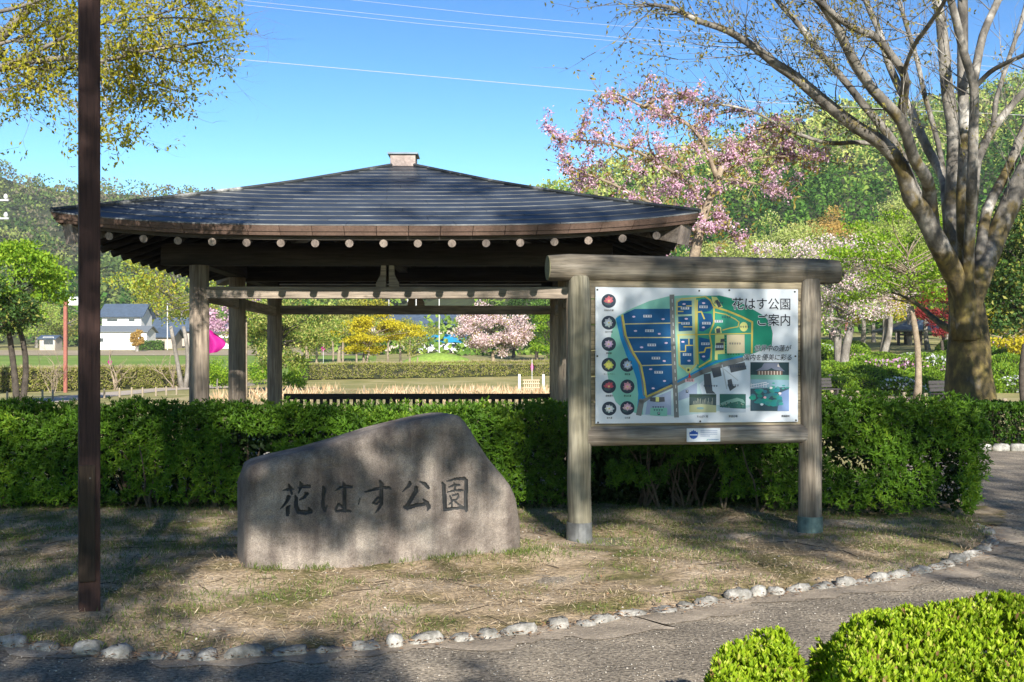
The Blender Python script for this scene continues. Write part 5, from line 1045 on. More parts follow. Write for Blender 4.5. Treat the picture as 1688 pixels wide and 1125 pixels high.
# grass mound
mx_, my_ = gg(722, 602); rngm = np.random.default_rng(5); n = 5000; a = rngm.random(n) * 6.283; r_ = np.sqrt(rngm.random(n)); hm = 1.25 * (1 - r_ ** 2)
q = MB(); NA = 28
vs_ = [(0, 0, 1.25)] + [(4.4 * k / 6 * math.cos(2 * math.pi * i / NA), 2.2 * k / 6 * math.sin(2 * math.pi * i / NA), 1.25 * (1 - (k / 6) ** 2) - .04) for k in range(1, 7) for i in range(NA)]
q.add(vs_, [(0, 1 + i, 1 + (i + 1) % NA) for i in range(NA)] + [(1 + k * NA + i, 1 + (k + 1) * NA + i, 1 + (k + 1) * NA + (i + 1) % NA, 1 + k * NA + (i + 1) % NA) for k in range(5) for i in range(NA)])
o = q.build('grass_mound', M_field, smooth=True); o.location = (mx_, my_, hv(mx_, my_)); tag(o, kind='structure')
# dry lotus stalks standing in the field behind the pavilion
L_stalk = leafm('dry_lotus_stalk', [(0, (.36, .22, .12)), (.6, (.52, .36, .22)), (1, (.60, .48, .33))], .1, .8, .1)
rng = np.random.default_rng(61); n = 3000; x = rng.uniform(-13, 6, n); y = rng.uniform(42, 62, n); k_ = vnoise(x, y, .5, 9) + .3 * rng.random(n) > .68; x, y = x[k_], y[k_]; n = len(x)
d_ = np.c_[rng.normal(0, .45, n), rng.normal(0, .3, n), np.ones(n)]
tag(leaves('dry_lotus_stalks', L_stalk, np.c_[x, y, np.zeros(n)], d_, np.tile([0, -1.0, 0], (n, 1)), rng.uniform(.15, .62, n), rng.uniform(.018, .035, n), None), kind='stuff')
n = 1500; x = rng.uniform(-13, 6, n); y = rng.uniform(42, 62, n)
tag(leaves('dry_lotus_stalks', L_stalk, np.c_[x, y, np.full(n, .05)], np.c_[rng.normal(size=(n, 2)), rng.uniform(0, .3, n)], np.tile([0, 0, 1.0], (n, 1)), rng.uniform(.2, .6, n), .03, None), kind='stuff')
# little wooden landing with pale posts
lb = P3(876, 644, 62); ldg = thing('wooden_landing', 'small slatted wooden landing with two pale end posts in the dry lotus field', 'landing', (lb.x, lb.y, 0)); mw_ = flat('bleached_wood', (.48, .36, .25), .8); mwp = flat('pale_post', (.55, .56, .54), .8)
for sx in (-.66, .66): mb = MB(); mb.box((sx, 0, .45), (.13, .13, .95)); mb.build('post', mwp, ldg)
for k in range(8): mb = MB(); mb.box((-.38 + k * .108, .1, .30), (.05, .05, .55)); mb.build('slat', mw_, ldg)
for z in (.18, .42, .60): mb = MB(); mb.box((0, .05, z), (.92, .06, .06)); mb.build('rail', mw_, ldg)
# banners
M_mag = flat('magenta_cloth', (.58, .02, .30), .6); M_mag2 = leafm('magenta_thin_cloth', [(0, (.42, .015, .21)), (1, (.48, .02, .25))], .3, .6, .2)
def banner(label, px, py_t, py_b, py_base, d, wpx, shape):
    b = P3(px, py_base, d); r = thing('banner', label, 'flag', (b.x, b.y, b.z)); s = d / F; H = (py_base - py_t) * s + .1
    mb = MB(); mb.tube([(0, 0, 0), (0, 0, H)], .018, 6); mb.build('pole', flat('banner_pole_white', (.6, .6, .6), .5), r)
    z1, z0 = (py_base - py_t) * s, (py_base - py_b) * s; ww = wpx * s; NUb, NVb = 8, 8; vs_, fs_ = [], []
    for j in range(NVb + 1):
        for i in range(NUb + 1):
            u, v = i / NUb, j / NVb; wv = ww * (1 if shape == 'sq' else 1 - abs(2 * v - 1)) if shape != 'flag' else ww * (.55 + .45 * math.sin(math.pi * min(1, v * 1.1)) if v < .8 else .75 - (v - .8) * 1.6)
            x = u * wv; z = z0 + v * (z1 - z0) - (.30 * u * (z1 - z0) * (v - .2) if shape == 'flag' else 0)
            vs_.append((x + (.02 if shape == 'flag' else -wv / 2), .07 * math.sin(u * 7 + v * 3) * (1 if shape == 'flag' else .3) * ww * 2, z))
    for j in range(NVb):
        for i in range(NUb): a = j * (NUb + 1) + i; fs_.append((a, a + 1, a + NUb + 2, a + NUb + 1))
    mb = MB(); mb.add(vs_, fs_); o = mb.build('cloth', M_mag2, r, smooth=True); return r
banner('large magenta flag blowing out from behind the left front column', 337, 538, 584, 655, 30, 33, 'flag')
banner('small magenta banner in the field before the white farmhouse', 181, 591, 603, 615, 66, 8, 'dia')
banner('small magenta diamond banner left of the golden maple', 533, 568, 581, 602, 100, 7, 'dia')
banner('narrow magenta banner on a white stick beside the wooden landing', 877, 596, 615, 643, 63, 5, 'dia')
# low path posts
def path_post(px, py, d, h, label, group, r_=.045):
    b = at(px, py, d, None); mb = MB(); mb.tube([(0, 0, -.1), (0, 0, h - .03), (0, 0, h)], [r_, r_, r_ * .7], 8); o = mb.build('path_post', flat('post_wood', (.27, .22, .16), .85), None); o.location = b; return tag(o, label, 'post', group)
for i_, (px, d) in enumerate(((12, 45), (70, 47), (87, 47.5), (172, 50), (197, 51), (217, 52), (235, 52), (257, 53), (274, 54), (291, 55))):
    path_post(px, 660, d, .48, 'short wooden post, %s in the row along the left park path' % ORD[i_], 'short posts along the left park path')
for i_, (px, d) in enumerate(((474, 57), (517, 57), (600, 58), (648, 57), (690, 58), (731, 58), (775, 57), (812, 57))): path_post(px, 640, d, .45, 'thin wooden stake, %s in the dry lotus field behind the pavilion' % ORD[i_], 'stakes in the dry lotus field', .035)
for i_, (px, d, lab) in enumerate(((1371, 44, 0), (1390, 44, 0), (1413, 43, 0), (1491, 41, 0), (1526, 40, 0), (1656, 34, 0))): path_post(px, 655, d, .55, 'short round wooden post, %s beside the brown path' % ORD[i_], 'short posts along the brown path', .075)

# ---- houses
M_wall = flat('white_plaster', (.72, .71, .69), .8, vary=.05, scale=1); M_tile = flat('blue_grey_roof', (.075, .105, .15), .45, vary=.2, scale=2); M_win = flat('dark_glass', (.04, .05, .06), .15, vary=.1); M_brick_ = flat('tan_wall', (.42, .36, .30), .8)
def gable_house(name, label, cat, px, py, d, L, Dp, hw, hr, wall, roof, wins=(), ov=.5, rz=0.0, storeys=None):
    b = P3(px, py, d); root = thing(name, label, cat, (b.x, b.y, hv(b.x, b.y) - .1), rz); mb = MB()
    mb.add([(-L / 2, -Dp / 2, 0), (L / 2, -Dp / 2, 0), (L / 2, Dp / 2, 0), (-L / 2, Dp / 2, 0), (-L / 2, -Dp / 2, hw), (L / 2, -Dp / 2, hw), (L / 2, Dp / 2, hw), (-L / 2, Dp / 2, hw), (-L / 2, 0, hw + hr * .9), (L / 2, 0, hw + hr * .9)], [(0, 1, 5, 4), (2, 3, 7, 6), (1, 2, 6, 9, 5), (3, 0, 4, 8, 7)]); mb.build('wall', wall, root)
    k = hr / (Dp / 2)
    for sg in (-1, 1):
        mb = MB(); e = Dp / 2 + ov; z0 = hw + .05 - ov * k; n_ = Vector((0, sg * k, 1)).normalized()
        mb.add([Vector(p) + n_ * t for t in (0, .18) for p in ((-L / 2 - ov, sg * e, z0), (L / 2 + ov, sg * e, z0), (L / 2 + ov, 0, hw + hr + .05), (-L / 2 - ov, 0, hw + hr + .05))], [(0, 1, 2, 3), (4, 7, 6, 5), (0, 4, 5, 1), (1, 5, 6, 2), (2, 6, 7, 3), (3, 7, 4, 0)]); mb.build('roof', roof, root)
    for (x0, z0, w_, h_) in wins:
        mb = MB(); mb.box((x0, -Dp / 2 - .03, z0), (w_, .08, h_)); f = mb.build('window', flat('window_frame', (.5, .5, .5), .5), root); mb = MB(); mb.box((x0, -Dp / 2 - .08, z0), (w_ - .2, .03, h_ - .2)); mb.build('pane', M_win, f)
    return root
gable_house('farmhouse', 'white plastered two storey house with blue grey tiled roof left of the pavilion', 'house', 210, 576, 200, 6.8, 6, 5.9, 2.0, M_wall, M_tile, [(-1.6, 5.1, 2.0, .6), (1.8, 5.1, 1.2, .6)], .6)
gable_house('house_wing', 'low white wing with grey roof in front of the two storey farmhouse', 'house', 206, 578, 194, 9, 5, 3.1, .9, M_wall, flat('grey_roof', (.16, .18, .20), .6), [(-3.2, 1.7, 1.0, .8), (3.0, 1.6, 1.4, .9)], .4)
gable_house('house_wing', 'blue roofed single storey wing to the right of the white farmhouse', 'house', 256, 575, 205, 8, 6, 2.2, 1.3, M_brick_, M_tile, [(-1, 1.2, 2, 1)], .6)
gable_house('house', 'pale house with dark roof partly behind the mossy tree left of the pavilion', 'house', 292, 575, 215, 7, 6, 3.4, 2.2, M_brick_, M_tile, [(0, 1.6, 2, 1.1)], .6)
gable_house('house', 'cream house behind the magenta flag between the left pavilion columns', 'house', 368, 575, 205, 6, 5, 2.9, 1.6, M_wall, M_tile, [(1, 1.5, 1.4, 1.1)], .5)
gable_house('shed', 'small grey shed with dark sign board at far left behind the maple', 'shed', 84, 570, 190, 2.6, 3, 1.9, .5, M_brick_, M_tile, [(.2, 1.6, 1.8, 1.4)], .3)
rh = gable_house('market_hall', 'long low building with slate blue roof seen between the pavilion beams', 'building', 690, 575, 185, 13, 8, 4.0, 2.0, M_brick_, M_tile, [(-4, 2.4, 2, .9), (0, 2.4, 2, .9), (4, 2.4, 2, .9)], .8)
gable_house('market_stall', 'long stall with bright blue awning before the low slate roofed building', 'stall', 725, 578, 172, 8.5, 3.5, 1.7, .9, M_wall, flat('blue_awning', (.02, .26, .48), .5), [(-2, .9, 2, .8), (1.5, .9, 2, .8)], .4)
gable_house('house', 'grey roofed house peeking out above the golden maple', 'house', 645, 572, 200, 8, 6, 4.2, 2, M_brick_, flat('grey_roof', (.16, .18, .20), .6), [(0, 2, 2, 1)], .5)
def car(px, py, d, col, label, group):
    b = P3(px, py, d); r = thing('parked_car', label, 'car', (b.x, b.y, hv(b.x, b.y)), 0, group); mc = flat('car_paint_%d' % int(col[0] * 99), tuple(c_ * .8 for c_ in col), .25)
    prof = [(-2.1, .3), (2.1, .3), (2.15, .75), (1.3, .92), (.75, 1.45), (-1.5, 1.5), (-2.1, .95)]; mb = MB(); mb.prism(prof, (0, -.8, 0), (1, 0, 0), (0, 0, 1), (0, 1, 0), 1.6); mb.build('body', mc, r, bevel=.06)
    
    for pr in ([(1.05, .98), (.68, 1.34), (-.05, 1.36), (-.05, .98)], [(-.18, .98), (-.18, 1.36), (-1.3, 1.38), (-1.6, .98)]): mb = MB(); mb.prism(pr, (0, -.815, 0), (1, 0, 0), (0, 0, 1), (0, 1, 0), 1.63); mb.build('window', M_win, r)
    for x in (-1.35, 1.35):
        for y in (-.75, .75): mb = MB(); mb.tube([(x, y - .1, .32), (x, y + .1, .32)], .32, 14); mb.build('wheel', flat('tyre', (.03, .03, .03), .8), r)
for i, (px, c_, lab) in enumerate(((706, (.7, .72, .74), 'white car parked left of the blue awning stall'), (742, (.72, .73, .74), 'white car parked in front of the blue awning, half behind the cherry'), )): car(px + (14 if i else -4), 581, 164 + i * 2, c_, lab, 'cars parked by the market stall')
for i, (px, d, ht) in enumerate(((724, 150, 11), (686, 190, 9), (672, 190, 9), (641, 190, 8.5), (276, 190, 8))):
    b = P3(px, 580, d); mb = MB(); mb.tube([(0, 0, -.2), (0, 0, ht)], .09 if i else .07, 6); o = mb.build('utility_pole', flat('pole_grey', (.5, .5, .5), .6)); o.location = (b.x, b.y, hv(b.x, b.y)); tag(o, ['tall thin white pole beside the round cherry', 'grey pole standing over the slate roofed building', 'grey pole left of the slate roofed building', 'grey pole above the golden maple', 'grey pole beside the blue roofed wing at left'][i], 'pole')

# ================================================================ MIDDLE DISTANCE, RIGHT
rngA = np.random.default_rng(77)
AZ = []; M_wht = lm('white_azalea_flower', (.62, .62, .66), (.76, .76, .78), (.82, .80, .84)); M_pnk = lm('pink_azalea_flower', (.55, .22, .42), (.66, .40, .58), (.74, .56, .70))
L_az2 = leafm('azalea_far_leaf', [(0, (.07, .15, .01)), (.5, (.15, .27, .018)), (1, (.27, .38, .035))], .3, .5, .3)
def azalea_proto(seed):
    rng = np.random.default_rng(seed); n = 2600; g = unit(rng.normal(size=(n, 3))); g[:, 2] = np.abs(g[:, 2]); r_ = .86 + .14 * rng.random((n, 1)) + .16 * (vnoise(g[:, 0] + 5, g[:, 1] + g[:, 2] + 5, 2.4, seed)[:, None] - .5)
    P = g * r_ * np.array([1, .9, .72]); D = g + rdir(rng, n) * .7; return P, D, g
az_me = []
for s_ in range(4):
    P, D, g = azalea_proto(200 + s_); o = leaves('foliage', L_az2, P, D, g + rdir(rngA, len(P)) * .5, rngA.uniform(.08, .16, len(P)), rngA.uniform(.04, .07, len(P))); az_me.append(o.data); bpy.data.objects.remove(o)
fl_me = []
for mt in (M_wht, M_pnk):
    P, D, g = azalea_proto(230); k_ = rngA.random(len(P)) < .10; P, D, g = P[k_] * 1.03, D[k_], g[k_]; o = leaves('blossom', mt, P, D, g, .13, .11); fl_me.append(o.data); bpy.data.objects.remove(o)
core = MB(); core.add(*stone_mesh(random.Random(2), 1.6, 1.4, 1.1)); oc_ = core.build('shade_core', MC['hedge_shade_core']); core_me = oc_.data; bpy.data.objects.remove(oc_)  # solid near-black lump, painted shade for the inside of each bush
rows = [(53, 12.5, 26, 1.6, 'front row of the azalea slope beside the brown path'), (57, 12.8, 29, 1.8, 'second row of the azalea slope'), (62, 13.5, 32, 1.9, 'middle of the azalea slope'), (68, 15, 34, 2.1, 'middle of the azalea slope'), (76, 17, 37, 2.3, 'upper azalea slope below the small far pavilion'), (86, 19, 42, 2.5, 'upper azalea slope below the small far pavilion'), (98, 22, 47, 2.7, 'top of the azalea slope under the trees')]
for ri, (yy, xa, xb, stp, where) in enumerate(rows):
    x = xa; cnt_ = 0
    while x < xb:
        pxx = CX + x / yy * F
        if yy > 90 and 1425 < pxx < 1580: x += 1.5; continue
        sc = rngA.uniform(.85, 1.3) * (1 + ri * .06); y = yy + rngA.uniform(-1.2, 1.2); fl = rngA.random(); kind_ = 'white flowered' if fl < .09 else ('pink flowered' if fl < .17 else 'plain green')
        r = thing('azalea_bush', '%s azalea, %s in the %s row up the right slope' % (kind_, ORD[cnt_], ('front', 'second', 'third', 'fourth', 'fifth', 'sixth', 'topmost')[ri]), 'shrub', (x, y, hv(x, y) - .05), rngA.uniform(0, 6), 'azalea bushes on the slope at right'); r.scale = (sc * 1.1, sc, sc * rngA.uniform(.9, 1.2) * (.5 if yy > 80 and 1425 < pxx < 1580 else 1))
        o = bpy.data.objects.new('foliage', az_me[rngA.integers(0, 4)]); link(o, r); o['kind'] = 'stuff'; o = bpy.data.objects.new('shade_core', core_me); link(o, r); o.location = (0, 0, .1)
        if kind_[0] in 'w' or kind_[:2] == 'pi': o = bpy.data.objects.new('blossom', fl_me[0 if kind_[0] == 'w' else 1]); link(o, r); o['kind'] = 'stuff'
        x += stp * rngA.uniform(.75, 1.15); cnt_ += 1
# small far pavilion on the slope
q = P3(1505, 566, 118); fp = thing('garden_pavilion', 'small far pavilion with blue grey hipped roof among the azaleas', 'pavilion', (q.x, q.y, hv(q.x, q.y) - .1)); zr = P3(1505, 545, 118).z - fp.location.z
mb = MB(); mb.add([(-3.4, -3.4, zr), (3.4, -3.4, zr), (3.4, 3.4, zr), (-3.4, 3.4, zr), (0, 0, zr + 1.35), (-3.3, -3.3, zr - .16), (3.3, -3.3, zr - .16), (3.3, 3.3, zr - .16), (-3.3, 3.3, zr - .16)], [(0, 1, 4), (1, 2, 4), (2, 3, 4), (3, 0, 4), (0, 5, 6, 1), (1, 6, 7, 2), (2, 7, 8, 3), (3, 8, 5, 0), (8, 7, 6, 5)]); mb.build('roof', flat('far_roof', (.07, .10, .14), .45), fp)
for x in (-2.3, 0, 2.3):
    for y in (-2.3, 2.3): mb = MB(); mb.box((x, y, zr / 2), (.24, .24, zr)); mb.build('column', M_dark, fp)
mb = MB(); mb.box((0, -2.3, zr - .5), (4.8, .15, .2)); mb.build('tie_beam', M_dark, fp)
def bench(px, py, d, label, sx):
    b = P3(px, py, d); r = thing('park_bench', label, 'bench', (b.x, b.y, hv(b.x, b.y)), sx); md = flat('dark_bench_wood', (.05, .045, .045), .6)
    for k in range(4): mb = MB(); mb.box((0, -.18 + k * .13, .42), (1.3, .11, .04)); mb.build('slat', md, r)
    for k in range(3): mb = MB(); mb.box((0, .30 + k * .03, .56 + k * .14), (1.3, .035, .12)); mb.build('slat', md, r)
    for x in (-.5, .5): mb = MB(); mb.box((x, 0, .19), (.07, .45, .42)); mb.build('leg', md, r)
bench(1361, 632, 49, 'dark slatted bench just right of the map board post', .5); bench(1562, 650, 42, 'dark slatted bench left of the huge mossy trunk', .6)
tree('cherry_tree', 'pale pink cherry with thick whitish trunk right of the map board', at(1386, 606, 72), 8, 5.6, 3.7, 3.0, .42, LV['palepink'], 9500, .17, 301, 44, .9, M_bark, second=LV['fresh'], rb=.38, forks=2)
tree('cherry_tree', 'pale pink cherry spreading behind the thin trunked maple', at(1450, 575, 92), 8, 6.0, 4.0, 2.9, .35, LV['palepink'], 9000, .18, 302, 44, .95, M_bark, second=LV['spring'], rb=.3, forks=2)
tree('cherry_tree', 'pale pink cherry topping out above the log beam of the map board', at(1300, 590, 88), 8, 7.0, 3.9, 2.4, .3, LV['palepink'], 8000, .18, 303, 40, .95, M_bark, second=LV['spring'], rb=.25)
tree('maple_tree', 'light green maple with slim tan trunk before the azalea slope', at(1511, 662, 45.5), 6.4, 5.7, 3.6, 1.9, .14, LV['fresh'], 7000, .15, 304, 52, .75, M_barkt, flatz=.35, lean=(-.4, 0), fill=.2)
tree('maple_tree', 'dark red maple left of the huge mossy trunk', at(1553, 560, 90), 5.5, 3.4, 2.3, 2.2, .14, LV['red'], 4500, .18, 305, 26, .7, M_barkd, flatz=.45)
tree('evergreen_tree', 'dark evergreen behind the huge mossy trunk at the right edge', at(1690, 600, 44), 8, 5.2, 2.2, 3.0, .13, LV['dark'], 9000, .2, 306, 44, .8, M_barkd, second=LV['olive'], rb=.22)
tree('maple_tree', 'yellow leaved shrubby maple right of the huge mossy trunk', at(1670, 560, 72), 4, 2.4, 3.2, 1.5, .14, LV['gold'], 4000, .2, 307, 24, .8, M_barkt, flatz=.45)
bk = [(1205, 560, 84, 4.4, 6.4, 'pale', 'pale spring green tree above the left end of the log beam'), (1275, 545, 100, 5.0, 8.2, 'pale', 'feathery pale green tree above the middle of the log beam'), (1370, 530, 122, 4.4, 10.8, 'orange', 'orange brown leaved tree in front of the dark cedar slope'), (1462, 545, 100, 4.6, 8.4, 'spring', 'yellow green tree between the orange tree and the huge mossy trunk'), (1420, 545, 106, 4.0, 7.2, 'fresh', 'mid green leafy tree behind the whitish trunked cherry'), (1530, 540, 104, 4.4, 7.5, 'spring', 'yellow green tree directly left of the huge mossy trunk'), (1660, 520, 100, 5.0, 10.5, 'pale', 'bright pale tree showing between the limbs of the huge tree'), (1500, 545, 116, 4.6, 12.0, 'pale', 'tall pale tree behind the lowest limbs of the huge tree'), (1590, 540, 96, 4.4, 6.5, 'fresh', 'green leafy tree directly behind the huge mossy trunk'), (1165, 560, 96, 3.6, 5.2, 'fresh', 'fresh green tree beside the right eave of the pavilion'), (1345, 560, 96, 4.2, 6.6, 'spring', 'spring green tree behind the log beam end'), (1480, 570, 132, 4.0, 5.6, 'fresh', 'green tree right behind the small far pavilion'), (1440, 560, 126, 4.4, 5.2, 'gold', 'yellow tree glowing behind the pale pink cherry'), (1560, 560, 130, 4.6, 5.6, 'fresh', 'green tree behind the dark red maple'), (1680, 540, 88, 4.2, 5.0, 'fresh', 'green tree over the yellow shrubby maple')]
for i, (px, py, d, rx, cz, lv, lab) in enumerate(bk): tree('leafy_tree', lab, at(px, py, d), cz + 3, cz, rx, min(3.6, cz * .62), .22, LV[lv], 9500, .22, 320 + i, 46, rx * .27, M_bark, flatz=.6)

# ================================================================ HILLS AND FORESTS
M_hill = mottled('hill_shade_soil', [(.3, (.03, .04, .014)), (.7, (.06, .075, .025))], .05, .4, .95, .3, .2)  # ground darkened so the shade between crowns is in its colour
def ridge_sheet(name, ridge, d0, d1, base_px, bulge, nc=130, nr=26, seed=1, z0off=-6, rough=3.0):
    """hillside from its foot at depth d0 up to a skyline at depth d1, then down the far side"""
    rp_ = np.array(ridge, float); px = np.linspace(rp_[0, 0], rp_[-1, 0], nc); ry = np.interp(px, rp_[:, 0], rp_[:, 1]); t = np.linspace(0, 1, nr)
    d = d0 + (d1 - d0) * t[:, None] * np.ones(nc)[None]; zr = EYE + (HZ - ry) / F * d1; x = (px[None] - CX) / F * d
    z = hgt(x * 0 - 50, np.full_like(x, d0)) + z0off + (zr[None] - z0off - 4) * (t[:, None] ** bulge) + (vnoise(x * .02 + 50, d * .02 + 50, 1.3, seed) - .5) * rough * 2 * (t * (1.15 - t))[:, None]
    back = z[-1:] - 25; V = np.concatenate([np.stack([x, d, z], -1), np.stack([x[-1:] * 1.1, d[-1:] + 120, back], -1)], 0); nr2 = nr + 1
    ii = (np.arange(nr2 - 1)[:, None] * nc + np.arange(nc - 1)[None]).reshape(-1, 1)
    o = np_mesh(name, V.reshape(-1, 3), np.concatenate([ii, ii + 1, ii + nc + 1, ii + nc], 1), M_hill, smooth=True); tag(o, kind='structure'); return px, t, x, d, z
def forest(name, grid, n, mat, cr, hh, cards, ls, seed, sel, conif=False, lw=.7):
    px, t, x, d, z = grid; rng = np.random.default_rng(seed); i = rng.random(n) * (len(t) - 1.001); j = rng.random(n) * (len(px) - 1.001)
    k_ = sel(np.interp(j, np.arange(len(px)), px), i / (len(t) - 1), rng); i, j = i[k_], j[k_]; n = len(i); i0, j0 = i.astype(int), j.astype(int); fi, fj = i - i0, j - j0
    bl = lambda A: (A[i0, j0] * (1 - fi) + A[i0 + 1, j0] * fi) * (1 - fj) + (A[i0, j0 + 1] * (1 - fi) + A[i0 + 1, j0 + 1] * fi) * fj
    cut = (bl(px[None] + 0 * x) > 2500) | (bl(px[None] + 0 * x) < -800); keepc = ~cut | (rng.random(n) < .14); cards = cards * 3 // 4; ls = ls * 1.1
    i, j, i0, j0, fi, fj = [q_[keepc] for q_ in (i, j, i0, j0, fi, fj)]; n = len(i)
    B = np.stack([bl(x), bl(d), bl(z)], 1); s = rng.uniform(.65, 1.3, n); g = unit(rng.normal(size=(n, cards, 3)))
    if conif:
        v = rng.random((n, cards)) ** .75; r_ = (1 - v) ** .8 * cr; a = rng.random((n, cards)) * 6.283; P = np.stack([np.cos(a) * r_, np.sin(a) * r_, v * hh], -1)
        D = np.stack([np.cos(a) * .8, np.sin(a) * .8, .45 + 0 * a], -1) + g * .35
    else:
        g[..., 2] = np.abs(g[..., 2]) * 1.0 - .15; P = g * (np.array([cr, cr, hh * .5]) * (.8 + .3 * rng.random((n, cards, 1)))) + np.array([0, 0, hh * .45]); D = g + rdir(rng, n * cards).reshape(n, cards, 3) * .9
    P = (P * s[:, None, None] + B[:, None]).reshape(-1, 3); D = D.reshape(-1, 3); m_ = len(P)
    return tag(leaves(name, mat, P, D, rdir(rng, m_) + np.array([0, -.5, .6]), rng.uniform(.7, 1.3, m_) * ls, rng.uniform(.7, 1.3, m_) * ls * lw, tint=np.repeat(rng.random(n), cards)), kind='stuff')
def hm(name, a, b, c): return leafm(name, [(.1, a), (.5, b), (.9, c)], .25, .7, .1, .7)
H_lime = hm('far_spring_foliage', (.16, .23, .04), (.32, .39, .085), (.50, .52, .16)); H_green = hm('far_green_foliage', (.06, .14, .022), (.14, .24, .04), (.28, .38, .07)); H_brown = hm('far_budding_foliage', (.18, .16, .09), (.25, .23, .12), (.32, .31, .16)); H_cedar = hm('far_cedar_foliage', (.018, .06, .012), (.06, .15, .022), (.16, .29, .05))
H_muted = hm('distant_spring_foliage', (.09, .13, .035), (.17, .22, .06), (.26, .30, .09)); H_mbrown = hm('distant_budding_foliage', (.10, .09, .06), (.155, .14, .09), (.21, .20, .12)); H_mgreen = hm('distant_green_foliage', (.04, .085, .025), (.085, .14, .04), (.14, .20, .055))
GL = ridge_sheet('hill', [(-2600, 260), (-1500, 120), (-900, 110), (-500, 150), (-250, 215), (-120, 245), (0, 294), (60, 320), (100, 318), (180, 322), (230, 325), (290, 334), (420, 350), (600, 395), (760, 420), (950, 440)], 235, 520, 0, .95, seed=3)
GR = ridge_sheet('hill', [(500, 470), (640, 445), (760, 400), (840, 330), (880, 322), (930, 306), (1000, 284), (1100, 260), (1200, 235), (1290, 198), (1350, 188), (1420, 185), (1500, 188), (1560, 175), (1640, 148), (1700, 128), (1900, 70), (2300, 40), (2900, 90), (3600, 150), (4300, 260)], 150, 360, 0, .9, seed=8)
forest('forest', GL, 2500, H_muted, 4.2, 7, 70, 1.15, 401, lambda p, t, r: (t > .08) & (r.random(len(p)) < .55))
forest('forest', GL, 2000, H_mbrown, 4.2, 7, 70, 1.15, 402, lambda p, t, r: (t > .35) & (r.random(len(p)) < .30 + .35 * (t > .75)))
forest('forest', GL, 2400, H_mgreen, 4.0, 8, 70, 1.15, 403, lambda p, t, r: (r.random(len(p)) < .5))
forest('cedar_forest', GL, 1200, H_cedar, 3.4, 13, 110, 1.3, 404, lambda p, t, r: (t < .16), True)
forest('forest', GR, 6000, H_lime, 3.4, 6, 56, 1.05, 411, lambda p, t, r: (t > .48) & (r.random(len(p)) < .62))
forest('forest', GR, 4000, H_brown, 3.4, 6, 50, 1.05, 412, lambda p, t, r: (t > .55) & (r.random(len(p)) < .28))
forest('forest', GR, 4200, H_green, 3.4, 6.5, 56, 1.0, 413, lambda p, t, r: (t > .42) & (r.random(len(p)) < .5))
forest('cedar_forest', GR, 3300, H_cedar, 2.3, 12, 150, .72, 414, lambda p, t, r: (t > .0) & (t < .50) & (p > 900), True)
forest('forest', GR, 2700, H_green, 3.4, 7, 70, .9, 415, lambda p, t, r: (t < .14))
# line of trees at the foot of the left hills
for i, (px, d, rx, cz, lv, lab) in enumerate(((60, 210, 5, 5.5, 'spring', 'broad spring green tree beyond the field behind the dark maple at left'), (20, 215, 5, 6, 'cedar', 'green tree at the far left edge of the field'), (110, 222, 5, 5.5, 'olive', 'olive tree beyond the red lamp post'), (150, 225, 5, 6.5, 'cedar', 'dark green tree left of the white farmhouse'), (262, 228, 6, 8, 'yellowish', 'yellowish tree rising behind the blue roofed wing'), (330, 225, 5, 7, 'olive', 'olive tree beyond the left front column of the pavilion'), (226, 176, 1.1, 2.2, 'orange', 'small round brownish shrub at the corner of the white farmhouse'), (-30, 205, 6, 6, 'spring', 'spring green tree just outside the left edge of the field'))):
    tree('leafy_tree', lab, at(px, 575, d), cz + 3, cz, rx, cz * .62, .3, LV[lv], 2600, .42 if rx > 2 else .25, 500 + i, 26, rx * .35, M_bark)
box_hedge('clipped_hedge', 'low green hedge with purple ground flowers before the white farmhouse', gg(228, 578), gg(268, 578), 1.5, 1.5, LV['cedar'], 900, .3, 520)

# ================================================================ WIRES
M_wire = flat('pale_wire', (.34, .35, .37), .6)
def wire(label, pts, r):
    mb = MB(); w_ = [P3(*p) for p in pts]; out = []
    for a, b in zip(w_[:-1], w_[1:]): out += [a.lerp(b, t / 6) for t in range(6)]
    out.append(w_[-1]); mb.tube(out, r, 5); o = mb.build('power_line', M_wire); return tag(o, label, 'wire', 'power lines across the sky')
wire('lowest power line crossing the sky above the pavilion roof towards the huge tree', [(-300, 40, 70), (380, 97, 70), (1000, 152, 70), (1360, 175, 70), (1900, 200, 70)], .019)
wire('upper power line of the close pair near the top edge of the sky', [(200, -20, 75), (380, -1, 75), (700, 32, 75), (1060, 66, 75), (1900, 130, 75)], .012)
wire('second power line of the close pair just below its twin', [(200, -12, 75.6), (400, 8, 75.6), (700, 40, 75.6), (1060, 72, 75.6), (1900, 138, 75.6)], .012)
wire('topmost short run of power line near the top edge', [(400, -20, 80), (570, -1, 80), (800, 24, 80), (960, 38, 80), (1900, 115, 80)], .012)
# electricity pole just outside the left edge, its cross arms reaching in
ub = P3(-22, 600, 55); up_ = thing('utility_pole', 'electricity pole with pale insulators on its cross arms at the left edge', 'utility pole', (ub.x, ub.y, 0)); zc = P3(0, 331, 55).z
mb = MB(); mb.tube([(0, 0, 0), (0, 0, zc + .6)], [.17, .12], 10); mb.build('pole', flat('concrete_pole', (.42, .42, .41), .8), up_)
for zz in (zc, P3(0, 361, 55).z):
    mb = MB(); mb.box((.3, -.15, zz), (1.7, .08, .09)); ca = mb.build('cross_arm', flat('galvanised', (.36, .37, .38), .5), up_)
    for x in (.55, 1.0): mb = MB(); mb.tube([(x, -.15, zz + .05), (x, -.15, zz + .12), (x, -.15, zz + .2), (x, -.15, zz + .3)], [.05, .10, .10, .05], 8); mb.build('insulator', flat('porcelain', (.5, .5, .5), .3), ca)

